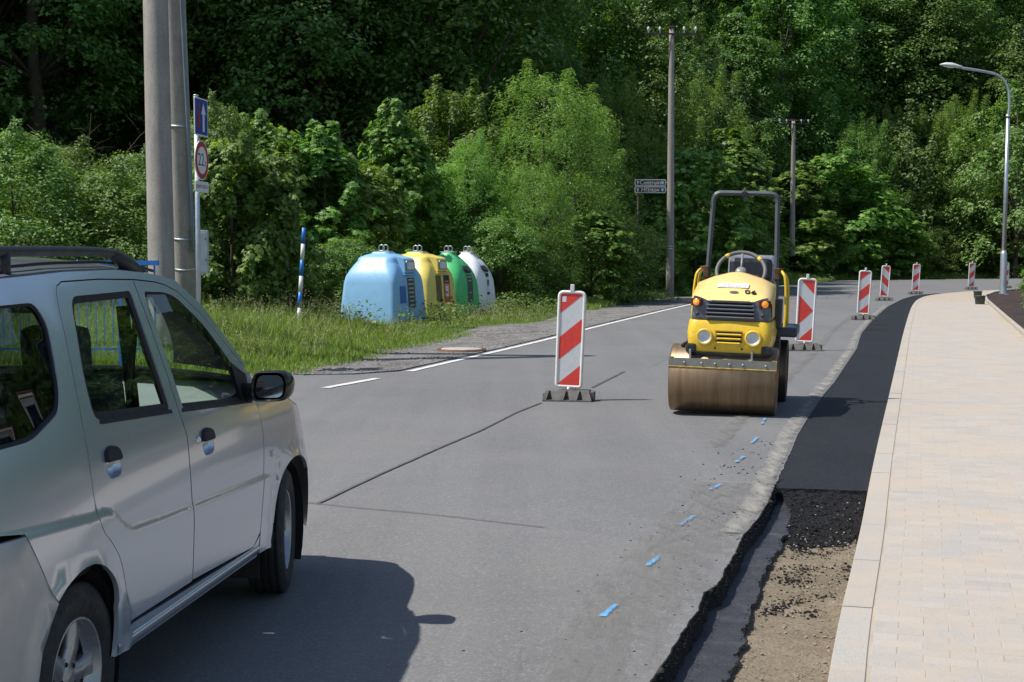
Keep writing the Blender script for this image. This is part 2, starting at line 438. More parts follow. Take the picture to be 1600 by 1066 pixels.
mx = gm.N('ShaderNodeMixShader'); mx.inputs[0].default_value = .10; gm.L(gl_.outputs[0], mx.inputs[1]); gm.L(gs.outputs[0], mx.inputs[2]); gm.L(mx.outputs[0], gm.out.inputs[0]); M['clear_glass'] = gm.mat
M['grass'] = leaf_mat('grass_blade', (.10, .165, .035), (.19, .27, .06), (.37, .42, .15), .42, .5)
M['straw'] = leaf_mat('grass_seed_head', (.30, .27, .16), (.42, .37, .24), (.58, .52, .38), .25, .7)
# ------------------------------------------------------------------ layout of the ground (metres, from the photograph's own lines)
cut = [G(*p) for p in [(1018,1066),(1040,1032),(1064,996),(1092,956),(1100,928),(1120,918),(1140,880),(1164,836),(1182,816),(1200,788),(1212,757),(1236,704),(1246,680),(1264,650),(1287,616),(1304,597),(1321,571),(1338,546),(1346,521),(1360,504),(1371,493),(1388,478.5),(1411,467),(1428,462),(1461,458.6)]]
cut = [(p.x, p.y) for p in cut]
d0 = Vector((cut[4][0] - cut[0][0], cut[4][1] - cut[0][1])).normalized()
cut = [(cut[0][0] - .24 * 9, cut[0][1] - 9), (cut[0][0] - d0.x * 1.2, cut[0][1] - d0.y * 1.2)] + cut
KZ = .03
kerbl = [G(*p, KZ) for p in [(1292,1064),(1312,960),(1332,880),(1346,820),(1360,744),(1374,680),(1388,622),(1402,560),(1411,521),(1419,493),(1425,477),(1433,467.5),(1450,461.3),(1490,457),(1517,455),(1586,452),(1640,449.5)]]
kerbl = [(p.x, p.y) for p in kerbl]
kerbl = [(kerbl[0][0] - .27 * 10, kerbl[0][1] - 10)] + kerbl
# curve smooth
kerb_line = chaikin([Vector(p) for p in kerbl], 2, closed=False)
def offset(P, d):
    out = []
    for i in range(len(P)):
        a = Vector(P[max(0, i - 1)]); b = Vector(P[min(len(P) - 1, i + 1)]); t = (b - a)
        if t.length < 1e-6: out.append(tuple(P[i])); continue
        t.normalize(); out.append((P[i][0] + t.y * d, P[i][1] - t.x * d))
    return out
KW = .135
kerb_r = offset(kerb_line, KW)
bed_l = [G(*p, .03) for p in [(1600,527),(1565.7,495.6),(1539.6,471),(1537,464),(1552,458.8),(1566,456.3),(1592,453.4),(1640,451)]]
bed_l = [(p.x, p.y) for p in bed_l]
bed_line = [(9.8 - .2976 * 37, 27.2 - 37)] + bed_l
white_px = [(640,581),(706,565.6),(784,548),(867,528),(919,514),(1083,474.5),(1216.6,446.9),(1273,441.5),(1321,438.7),(1394,437.4),(1490,436.6),(1600,435.2),(1700,434)]
white = [(G(*p).x, G(*p).y) for p in white_px]
white = chaikin([Vector(p) for p in white], 2, closed=False)
grass_px = [(440,587),(485,585),(519,574),(587,562),(624,552),(650,545),(684,540),(706,535),(778,512),(818,507.6),(867,504.7),(927,486),(999,471.6),(1065,463),(1216,444.6),(1273,439.8),(1321,437.3),(1394,436.2),(1490,435.4),(1600,433.8),(1720,432.4)]
gedge = [(G(*p).x, G(*p).y) for p in grass_px]
gedge = [(-60, 16.5), (-12, 17.3), (-6, 18.2)] + gedge + [(110, 62)]
asph_l = [(-60, -14), (-60, 17.5), (-12, 18.2), (-6, 18.6), (-3.0, 18.9)] + offset(white, -.28) + [(110, 60)]

# ---- terrain
GE = np.array(gedge)
def q_dist(x, y):
    """signed distance from the grass edge, positive on the verge side (vectorised)"""
    x = np.asarray(x, float); y = np.asarray(y, float)
    best = np.full(x.shape, 1e9); sgn = np.ones(x.shape)
    for i in range(len(GE) - 1):
        a, b = GE[i], GE[i + 1]; dx, dy = b - a; L = dx * dx + dy * dy
        t = np.clip(((x - a[0]) * dx + (y - a[1]) * dy) / L, 0, 1)
        ex = x - a[0] - t * dx; ey = y - a[1] - t * dy; d = np.hypot(ex, ey)
        s = np.where(dx * (y - a[1]) - dy * (x - a[0]) > 0, 1.0, -1.0)
        m = d < best; best = np.where(m, d, best); sgn = np.where(m, s, sgn)
    return best * sgn
BL = np.array(bed_line)
def hgt(x, y):
    q = q_dist(x, y); x = np.asarray(x, float); y = np.asarray(y, float)
    h = np.where(q < -.35, -.3, np.where(q < 0, -.3 + (q + .35) / .35 * .3, 0))
    h = h + np.where(q > 0, .02 * np.minimum(q, 4), 0) + np.where(q > 4, .07 * np.minimum(q - 4, 6), 0)
    h = h + np.where(q > 10, .42 * np.minimum(q - 10, 45), 0)
    h = h + np.where(q > 55, .08 * np.minimum(q - 55, 200), 0)
    bx = np.interp(y, BL[:4, 1], BL[:4, 0]); right = (x > bx + .6) & (q < -4) & (y < 44)
    h = np.where(right, .0, h)
    return h
def axis_pts(segs):
    out = []
    for a, b, s in segs: out += list(np.arange(a, b, s))
    out.append(segs[-1][1]); return np.array(out)
X = axis_pts([(-900, -150, 75), (-150, -40, 6), (-40, 60, .8), (60, 160, 6), (160, 900, 74)])
Y = axis_pts([(-300, -20, 40), (-20, 14, 2), (14, 100, .8), (100, 200, 5), (200, 1500, 100)])
XX, YY = np.meshgrid(X, Y); ZZ = hgt(XX, YY)
ny, nx = XX.shape; V = np.stack([XX, YY, ZZ], -1).reshape(-1, 3)
I = np.arange(ny * nx).reshape(ny, nx)
Fq = np.stack([I[:-1, :-1], I[:-1, 1:], I[1:, 1:], I[1:, :-1]], -1).reshape(-1, 4)
tag(link('ground', np_mesh('ground', V, Fq, True), M['ground']), 'grassy ground rising into a wooded slope', kind='structure')

def sheet(name, outer, z, mat, step=2.0, zf=None, skirt=0.0, holes=(), kind='structure', parent=None, edge_step=None, jit=.2, smooth=True):
    ov, tris, loops = tri_fill(outer, holes, step, edge_step=edge_step, jit=jit)
    mb = MB(); mb.add([(v[0], v[1], z + (zf(v[0], v[1]) if zf else 0)) for v in ov], tris, smooth)
    if skirt:
        for L in loops:
            n = len(L); up = [(p[0], p[1], z + (zf(p[0], p[1]) if zf else 0)) for p in L]; dn = [(p[0], p[1], z - skirt) for p in L]
            mb.add(up + dn, [(i, (i + 1) % n, n + (i + 1) % n, n + i) for i in range(n)])
    o = mb.build(name, mat, parent, fix=True)
    me = o.data
    if len(me.polygons) and me.polygons[0].normal.z < 0 and not skirt: me.flip_normals()
    if kind and not parent: o['kind'] = kind
    return o
def ragged(P, amp, step=.03, seed=0.0, wave=5.0):
    Q = resample(P, step, closed=False); out = []
    for i, p in enumerate(Q):
        a = Vector(Q[max(0, i - 1)]); b = Vector(Q[min(len(Q) - 1, i + 1)]); t = (b - a).normalized()
        k = amp * (noise.noise((p[0] * wave, p[1] * wave, seed)) + .6 * noise.noise((p[0] * wave * 4, p[1] * wave * 4, seed + 3)))
        out.append((p[0] + t.y * k, p[1] - t.x * k))
    return out
cut_near = [c for c in cut if c[1] < 12.2]; cut_far = [c for c in cut if c[1] >= 12.2]
cut_rag = ragged(cut_near, .010, .04) + cut_far
road_outer = asph_l + [(110, 45)] + [(p[0], p[1]) for p in offset(kerb_line, -.012)[::-1] if p[0] > cut[-1][0] + .2 or p[1] > cut[-1][1] + 2] + cut_rag[::-1] + [(-30, -14)]
road = sheet('road', road_outer, 0.0, M['asphalt'], 2.2, skirt=.12, edge_step=2.2)
road['label'] = 'worn grey asphalt road curving to the right'
# ---- cut channel, dirt, loose and fresh asphalt
chan_r = [G(*p, -.065) for p in [(1118,1100),(1132,1052),(1156,1012),(1168,968),(1184,920),(1200,880),(1216,848),(1229,827),(1236,800),(1240,766)]]
chan_r = [(p.x, p.y) for p in chan_r]; chan_r = [(chan_r[0][0] - .24 * 5, chan_r[0][1] - 5)] + chan_r
chan_rr = ragged(chan_r, .03, .04, 2.0)
cut_in = [(p[0] - .004, p[1]) for p in cut_rag if p[1] < 10.0]
bumpf = lambda a, s: (lambda x, y: a * (noise.noise((x * s, y * s, 1.7)) + .5 * noise.noise((x * s * 3.1, y * s * 3.1, 5.0))))
sheet('milled_channel', cut_in + chan_rr[::-1], -.09, M['tack'], .06, bumpf(.006, 9), skirt=.05, edge_step=.08)['label'] = 'tar coated channel along the sawn asphalt edge'
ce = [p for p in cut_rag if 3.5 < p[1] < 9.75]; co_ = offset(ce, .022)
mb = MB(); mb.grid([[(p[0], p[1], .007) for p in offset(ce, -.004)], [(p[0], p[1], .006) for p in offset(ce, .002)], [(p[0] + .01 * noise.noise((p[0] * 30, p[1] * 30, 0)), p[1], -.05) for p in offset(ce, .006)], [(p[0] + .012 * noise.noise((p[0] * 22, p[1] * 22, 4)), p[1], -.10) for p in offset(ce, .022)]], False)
o = mb.build('tar_edge', M['asphalt_loose']); o['kind'] = 'structure'; o['label'] = 'black broken edge of the sawn road'  # black strip down the sawn face of the road
kin = [(p[0] + .01, p[1]) for p in kerb_line if p[1] < 9.4]
chan_d = [(p[0] - .05, p[1]) for p in chan_rr if p[1] < 9.4]
sheet('dirt_bed', chan_d + kin[::-1], -.122, M['dirt'], .07, bumpf(.012, 5), edge_step=.1)['label'] = 'bare brown dirt between channel and kerb'
# fresh asphalt strip
e0, e1 = G(1211, 761), G(1353, 766)
cf = [p for p in cut if p[1] > e0.y + .05]; kf = [p for p in kerb_line if p[1] > e1.y + .03 and p[1] < 62.5 and p[0] < 19]
endl = ragged([(e1.x + .03, e1.y), (e0.x, e0.y)], .018, .03, 4.0)
cfj = [(p[0] - .01, p[1]) for p in cf]
fresh_o = [(p[0] + .008, p[1]) for p in cfj] + [(p[0] + .01, p[1]) for p in kf[::-1]] + endl
sheet('fresh_asphalt', fresh_o, -.006, M['asphalt_new'], .5, bumpf(.0015, 3), skirt=.12, edge_step=.25)['label'] = 'strip of fresh black asphalt beside the kerb'
lo_px = [(1213,759),(1222,775),(1228,790),(1238,800),(1230,812),(1229,826),(1240,838),(1262,845),(1290,844),(1310,838),(1330,828),(1343,818),(1356,766)]
loose_o = [(G(*p, -.05).x, G(*p, -.05).y) for p in lo_px]
yy0 = G(1290, 766).y; yy1 = G(1290, 846, -.08).y
def loose_z(x, y):
    t = max(0, min(1, (yy0 - y) / (yy0 - yy1))); b = -.028 - .102 * t ** 1.1
    return b + .016 * noise.noise((x * 22, y * 22, 0)) + .012 * noise.noise((x * 55, y * 55, 9))
sheet('loose_asphalt', loose_o, 0, M['asphalt_loose'], .03, loose_z, edge_step=.05, jit=.3)['label'] = 'heap edge of loose black asphalt at the end of the strip'
# chunks
def rock_template(seed, n=1):
    bm = bmesh.new(); bmesh.ops.create_icosphere(bm, subdivisions=1, radius=1)
    for v in bm.verts: v.co *= 1 + .45 * noise.noise(v.co * 1.3 + Vector((seed, 0, 0)))
    V = np.array([v.co[:] for v in bm.verts]); F = np.array([[v.index for v in f.verts] for f in bm.faces]); bm.free(); return V, F
def scatter_rocks(name, pts, sizes, mat, flat=.6, label=None, kind='stuff'):
    vs = []; fs = []; b = 0
    T = [rock_template(i * 3.3) for i in range(4)]
    for k, (p, s) in enumerate(zip(pts, sizes)):
        V, F = T[k % 4]; a = random.uniform(0, 6.28); c, sn = math.cos(a), math.sin(a)
        W = V * np.array([s, s * random.uniform(.6, 1), s * flat]); W = np.stack([W[:, 0] * c - W[:, 1] * sn, W[:, 0] * sn + W[:, 1] * c, W[:, 2]], 1) + np.array(p)
        vs.append(W); fs.append(F + b); b += len(V)
    o = link(name, np_mesh(name, np.vstack(vs), np.vstack(fs)), mat); o['kind'] = kind
    if label: o['label'] = label
    return o
pts = []; sz = []
for (cx, cy, w, n) in [(1250,886,34,150),(1290,884,30,60),(1322,892,20,90),(1232,902,30,120),(1262,905,40,60),(1240,930,30,110),(1285,928,30,60),(1215,945,24,120),(1262,952,30,60),(1330,884,12,60),(1190,952,20,40)]:
    for _ in range(n):
        p = G(random.gauss(cx, w * .5), random.gauss(cy, 4.5), -.1)
        if p.x < np.interp(p.y, [a[1] for a in chan_r], [a[0] for a in chan_r]) + .02 or p.x > np.interp(p.y, [a[1] for a in kerb_line], [a[0] for a in kerb_line]) - .03: continue
        pts.append((p.x, p.y, -.118)); sz.append(random.choice([.003, .004, .005, .008]) * random.uniform(.7, 1.3))
for _ in range(240):
    p = G(random.uniform(1218, 1340), random.uniform(840, 870), -.1); pts.append((p.x, p.y, -.12)); sz.append(random.uniform(.003, .007))
scatter_rocks('asphalt_crumbs', pts, sz, M['asphalt_loose'], label='black asphalt crumbs lying on the dirt')
pts = []; sz = []
for _ in range(420):
    y = random.uniform(5, 12); u = random.random(); xr = np.interp(y, [a[1] for a in cut], [a[0] for a in cut])
    pts.append((xr - abs(random.gauss(0, .3)) - .01, y, .002)); sz.append(random.choice([.002, .003, .004, .006, .009]))
scatter_rocks('road_crumbs', pts, sz, M['asphalt_loose'], label='small black crumbs on the road by the cut edge')
pts = []; sz = []
for _ in range(1500):
    if _ % 3:
        y = random.uniform(4.5, 9.3); xl = np.interp(y, [a[1] for a in chan_r], [a[0] for a in chan_r]); xr = np.interp(y, [a[1] for a in kerb_line], [a[0] for a in kerb_line])
        x = xr - abs(random.gauss(0, .09)) if random.random() < .6 else random.uniform(xl, xr); z = -.118
        if x < xl: continue
    else:
        p = G(random.uniform(1232, 1345), random.choice([random.gauss(832, 6), random.uniform(790, 840)]), -.06); x, y = p.x, p.y; z = loose_z(x, y) + .002
        if random.random() < .75 or not inpoly(x, y, loose_o): continue
    pts.append((x, y, z)); sz.append(random.choice([.002, .003, .004, .005, .008]))
scatter_rocks('pale_stones', pts, sz, simple('pale_stone', (.28, .245, .195), .9, var=.3), label='pale pebbles in the dirt along the kerb')
pts = []; sz = []
while len(pts) < 2600:
    p = G(random.uniform(1215, 1352), random.uniform(762, 852), -.06)
    inn = inpoly(p.x, p.y, loose_o)
    if not inn and (seg_d(p.x, p.y, loose_o) > .07 * random.random() or p.y > 9): continue
    pts.append((p.x, p.y, loose_z(p.x, p.y) + .001 if inn else -.119)); sz.append(random.choice([.003, .004, .006, .009]))
scatter_rocks('loose_grains', pts, sz, M['asphalt_loose'], label='coarse black grains of loose asphalt')
# ragged crumbs of tar along the cut
pts = []; sz = []
for p in resample([c for c in cut_rag if 4.5 < c[1] < 10], .012, closed=False):
    for _ in range(4): pts.append((p[0] + random.gauss(.0, .014), p[1] + random.gauss(0, .01), random.uniform(-.03, .002))); sz.append(random.uniform(.002, .006))
for p in resample([c for c in chan_rr if 4.5 < c[1] < 9.2], .015, closed=False):
    pts.append((p[0] + random.gauss(0, .01), p[1] + random.gauss(0, .01), random.uniform(-.105, -.085))); sz.append(random.uniform(.003, .007))
scatter_rocks('cut_edge_crumbs', pts, sz, M['asphalt_loose'], label='broken black crumbs along the cut')

# ---- kerb, stone by stone
kerb = empty('kerb'); tag(kerb, kind='structure')
def ribbon_block(mb, A, B, A2, B2, z0, z1, ch=.006):
    """block between left edge A-B and right edge A2-B2 with small chamfer"""
    c = (Vector(A) + Vector(B) + Vector(A2) + Vector(B2)) / 4
    lo = [Vector(A), Vector(B), Vector(B2), Vector(A2)]
    up = [p + (c - p).normalized() * ch * 1.4 for p in lo]
    vs = [(p.x, p.y, z0) for p in lo] + [(p.x, p.y, z1 - ch) for p in lo] + [(p.x, p.y, z1) for p in up]
    fs = [(8, 9, 10, 11)]
    for i in range(4):
        j = (i + 1) % 4; fs += [(i, j, 4 + j, 4 + i), (4 + i, 4 + j, 8 + j, 8 + i)]
    mb.add(vs, fs)
def stones(line_l, w, L, parent, name, z0, z1, gap=.008, mat=None, ymax=1e9):
    P = resample(line_l, .02, closed=False); Q = offset(P, w); acc = 0; i0 = 0; k = 0
    for i in range(1, len(P)):
        acc += math.dist(P[i], P[i - 1])
        if acc >= L or i == len(P) - 1:
            mb = MB(); segs = max(1, int((i - i0) / 12)); ids = [i0 + round((i - i0) * t / segs) for t in range(segs + 1)]
            ps = [Vector(P[t]) for t in ids]; qs = [Vector(Q[t]) for t in ids]
            d = (ps[-1] - ps[0]).normalized() * gap / 2; ps[0] = ps[0] + d; qs[0] = qs[0] + d; ps[-1] = ps[-1] - d; qs[-1] = qs[-1] - d
            zz = z1 + random.uniform(-.0015, .0015)
            n = len(ps); side = (qs[0] - ps[0]).normalized() * .005
            row = lambda S, z: [(p.x, p.y, z) for p in S]
            prof = [row(ps, z0), row(ps, zz - .006), row([p + side for p in ps], zz), row([p - side for p in qs], zz), row(qs, zz - .006), row(qs, z0)]
            mb.grid(prof, smooth=False)
            for e in (0, n - 1): mb.add([r[e] for r in prof], [tuple(range(6))])
            mb.build(name, mat, parent); acc = 0; i0 = i; k += 1
kl = [p for p in kerb_line if p[1] > 2.0]
stones(kl, KW, 1.0, kerb, 'kerb_stone', -.12, KZ, mat=M['kerb'])
# pavement: sand bed then pavers
pav_l = [p for p in kerb_r]
pav_outer = pav_l + [(60, 50), (60, 49)] + [tuple(p) for p in bed_line[::-1]]
pav = sheet('pavement', [(p[0], p[1]) for p in pav_outer], KZ - .0013, M['sand'], 1.5, skirt=.1, edge_step=1.5)
pav['label'] = 'light paved walkway'
dirv = Vector((.2810, .9597)).normalized(); perp = Vector((dirv.y, -dirv.x))
pvout = [(p[0], p[1]) for p in pav_outer]
org = Vector((kerb_r[2][0], kerb_r[2][1]))
def paver_geo(mb, c, w, l, z, tilt=0.0, ch=.0018, skirt=.02):
    a = perp * (w / 2); b = dirv * (l / 2)
    lo = [c - a - b, c + a - b, c + a + b, c - a + b]; ia = perp * (w / 2 - ch); ib = dirv * (l / 2 - ch)
    up = [c - ia - ib, c + ia - ib, c + ia + ib, c - ia + ib]
    vs = [(p.x, p.y, z - ch) for p in lo] + [(p.x, p.y, z + tilt * k) for p, k in zip(up, (-1, 1, 1, -1))] + [(p.x, p.y, z - skirt) for p in lo]
    mb.add(vs, [(4, 5, 6, 7)] + [(i, (i + 1) % 4, 4 + (i + 1) % 4, 4 + i) for i in range(4)] + [(8 + i, 8 + (i + 1) % 4, (i + 1) % 4, i) for i in range(4)])
cands = []
for r in range(-10, 520):
    rowc = org + dirv * (r * .1)
    x = -1.5
    while x < 9 and not inpoly(rowc.x + perp.x * x, rowc.y + perp.y * x, pvout): x += .01
    if x >= 9: continue
    x += .006; first_ = True
    while x < 9.5:
        w = .1 if (first_ and r % 2) else .2; first_ = False; c = rowc + perp * (x + w / 2); x += w
        if c.y < 4.3 or c.y > 56: continue
        if not inpoly(c.x, c.y, pvout):
            continue
        db = seg_d(c.x, c.y, [tuple(p) for p in bed_line], closed=False)
        if db < w / 2: continue
        cands.append((c.copy(), w))
def vis(c):
    d = c.y; px = 800 + FPX * c.x / d; py = 397 + CAM_H * FPX / d
    return px < 1615 and py < 1085
seen = sorted([q for q in cands if vis(q[0])], key=lambda q: q[0].y)
pcs = seen[:298]; pset = set(id(q[0]) for q in pcs)
full = MB(); base_c = Vector((0, 0)); paver_geo(full, base_c, .196, .096, 0.0); pm = full.build('paver', M['paver'], pav); pme = pm.data
half = MB(); paver_geo(half, base_c, .096, .096, 0.0); hm = half.build('paver', M['paver'], pav); hme = hm.data
first = {.2: pm, .1: hm}
for c, w in pcs:
    o = first.pop(w, None)
    if o is None: o = link('paver', pme if w == .2 else hme, None, pav)
    o.location = (c.x, c.y, KZ + random.uniform(-.0006, .0006)); o.rotation_euler = (random.uniform(-.006, .006), random.uniform(-.006, .006), random.uniform(-.006, .006))
mb = MB()
for c, w in cands:
    if id(c) in pset: continue
    paver_geo(mb, c, w - .004, .096, KZ + random.uniform(-.0007, .0007), random.uniform(-.0006, .0006))
fld = mb.build('paver_field', M['paver'], pav, fix=False); fld['kind'] = 'stuff'
# bed edge and soil bed
bk = empty('bed_kerb'); tag(bk, kind='structure')
stones(bed_line[0:4] + bed_line[4:], .08, 1.0, bk, 'edging_stone', -.1, .11, mat=M['kerb'])
soil_o = offset([tuple(p) for p in bed_line], .07) + [(60, 46.5), (40, 30), (16, 18), (6, -10)]
sheet('planting_bed', soil_o, .05, M['soil'], .35, lambda x, y: .05 * noise.noise((x * 3, y * 3, 2)) + .03 * noise.noise((x * 11, y * 11, 2)), edge_step=.5)['label'] = 'bare dark mulched planting bed'
# gravel shoulder
sh = [p for p in gedge if p[0] > -3.2 and p[1] < 60]; wl = [(-2.75, 18.62), (-2.1, 18.72)] + [p for p in offset(white, -.16) if p[1] < 60]
sho = [tuple(p) for p in offset([tuple(p) for p in sh], -.4)] + [tuple(p) for p in wl[::-1]]
sheet('gravel_shoulder', sho, .016, M['gravel'], .5, bumpf(.008, 2.5), skirt=.03, edge_step=.6)['label'] = 'gravel shoulder between grass and white line'
pts = []; sz = []
for _ in range(2600):
    i = random.randrange(len(wl) - 1); p = Vector(wl[i]).lerp(Vector(wl[i + 1]), random.random())
    if p.y > 46: continue
    o = random.random() ** 1.2 * 1.8; pts.append((p.x - o * .96, p.y + o * .27, .015))
    sz.append(random.choice([.008, .012, .018, .03]) * random.uniform(.6, 1.1))
scatter_rocks('shoulder_stones', pts, sz, simple('shoulder_stone', (.20, .19, .18), .9, var=.4, sc=2), label='loose stones on the shoulder')

# ---- strips of paint, seams and dust laid on the road
def ribbon(name, P, w, z, mat, label=None, kind='structure', seg=.25):
    Q = resample(P, seg, closed=False); a = offset(Q, -w / 2); b = offset(Q, w / 2); n = len(Q)
    V = [(p[0], p[1], z) for p in a] + [(p[0], p[1], z) for p in b]; F = [(i, n + i, n + i + 1, i + 1) for i in range(n - 1)]
    me = bpy.data.meshes.new(name); me.from_pydata(V, [], F); uv = me.uv_layers.new(name='UV'); L = 0; cum = [0]
    for i in range(1, n): cum.append(cum[-1] + math.dist(Q[i], Q[i - 1]))
    for poly in me.polygons:
        for li in poly.loop_indices:
            vi = me.loops[li].vertex_index; uv.data[li].uv = (0 if vi < n else 1, cum[vi % n])
    me.update(); o = link(name, me, mat)
    if me.polygons[0].normal.z < 0: me.flip_normals()
    if kind: o['kind'] = kind
    if label: o['label'] = label
    return o
ribbon('edge_line', [tuple(p) for p in white], .125, .008, M['line_paint'], 'white edge line on the far side of the road')
ribbon('lane_dash', [tuple(G(508, 607)[:2]), tuple(G(590, 592)[:2])], .125, .008, M['line_paint'], 'short white dash near the car')
seamP = [tuple(G(*p)[:2]) for p in [(496,788),(587,745),(681.5,703),(750,674),(807,645),(846,630)]]
sm = ragged(seamP, .006, .1, 1.0, 3.0)
ribbon('bitumen_seam', sm, .026, .008, M['crack_seal'], 'dark sealed seam running up the road', seg=.1)
ribbon('bitumen_seam', [tuple(G(925, 606)[:2]), tuple(G(975, 581)[:2])], .04, .008, M['crack_seal'], 'short dark seam beyond the first barrier')
ribbon('bitumen_seam', [tuple(G(1010, 578)[:2]), tuple(G(1060, 552)[:2])], .03, .008, M['tyre_mark'], 'faint dark seam beside the roller')
patch = [tuple(G(*p)[:2]) for p in [(440,783),(479,787),(558,795),(658,804),(781,818),(900,832),(1000,846)]]
pp = ragged(patch, .008, .12, 6.0, 1.5)
xr = [(p[0] - .004, p[1]) for p in cut_rag if p[1] < pp[-1][1]]
sheet('asphalt_patch', pp + xr[::-1] + [(-12, -8), (-12, pp[0][1] + .6)], .004, M['asphalt_patch'], 1.2, edge_step=.6)['label'] = 'smoother darker asphalt in the foreground'
ribbon('patch_seam', pp[:-6], .022, .009, M['crack_seal'], 'thin dark joint across the road')
off = lambda P, d: offset([tuple(p) for p in P], d)
cutm = [p for p in cut if p[1] < 46]
ribbon('edge_dust', off([p for p in cutm if p[1] > 7.8], -.085), .17, .012, M['dust'], 'pale dust along the cut edge', 'stuff')
ribbon('edge_dust', off([p for p in cutm if p[1] < 9.8], -.30), .7, .0105, M['dust_thin'], 'thin dust beside the open trench', 'stuff')
ribbon('edge_dust', off([p for p in cutm if 11 < p[1] < 40], -.62), .22, .0105, M['dust_thin'], 'second faint line of dust behind the roller', 'stuff')
for i, (a, b) in enumerate([((941, 967), (963, 948)), ((1013, 887), (1034, 869)), ((1063, 823), (1084, 808)), ((1110, 767), (1128, 758)), ((1150, 724), (1162, 715)), ((1174, 694), (1184, 685)), ((1190, 664), (1196, 655))]):
    ribbon('paint_mark', [tuple(G(*a)[:2]), tuple(G(*b)[:2])], .048, .0125, M['blue_mark'], ['blue spray mark nearest the camera on the asphalt', 'second blue spray mark up the road', 'third blue spray mark beside the trench', 'fourth blue spray mark level with the black edge', 'small blue spray mark below the roller', 'faint blue spray mark near the roller drum', 'faintest blue spray mark at the drum'][i], None, seg=.05)
    o = bpy.context.scene.collection.objects[-1]; tag(o, cat='paint mark', group='blue spray marks on the road')
# manhole in the shoulder
mc = G(721, 546.5, .03); mh = empty('manhole_cover', mc, 0, 'round concrete manhole cover with rusty rim in the gravel shoulder', 'manhole')
b = MB(); b.lathe([(0, .02), (.33, .02), (.34, .012), (.34, 0)], n=32); b.build('lid', simple('manhole_concrete', (.40, .37, .34), .9, var=.2, bump=.5), mh)
b = MB(); b.lathe([(.345, -.03), (.345, .014), (.355, .018), (.40, .016), (.42, -.03)], n=32); b.build('rim', M['rust'], mh)
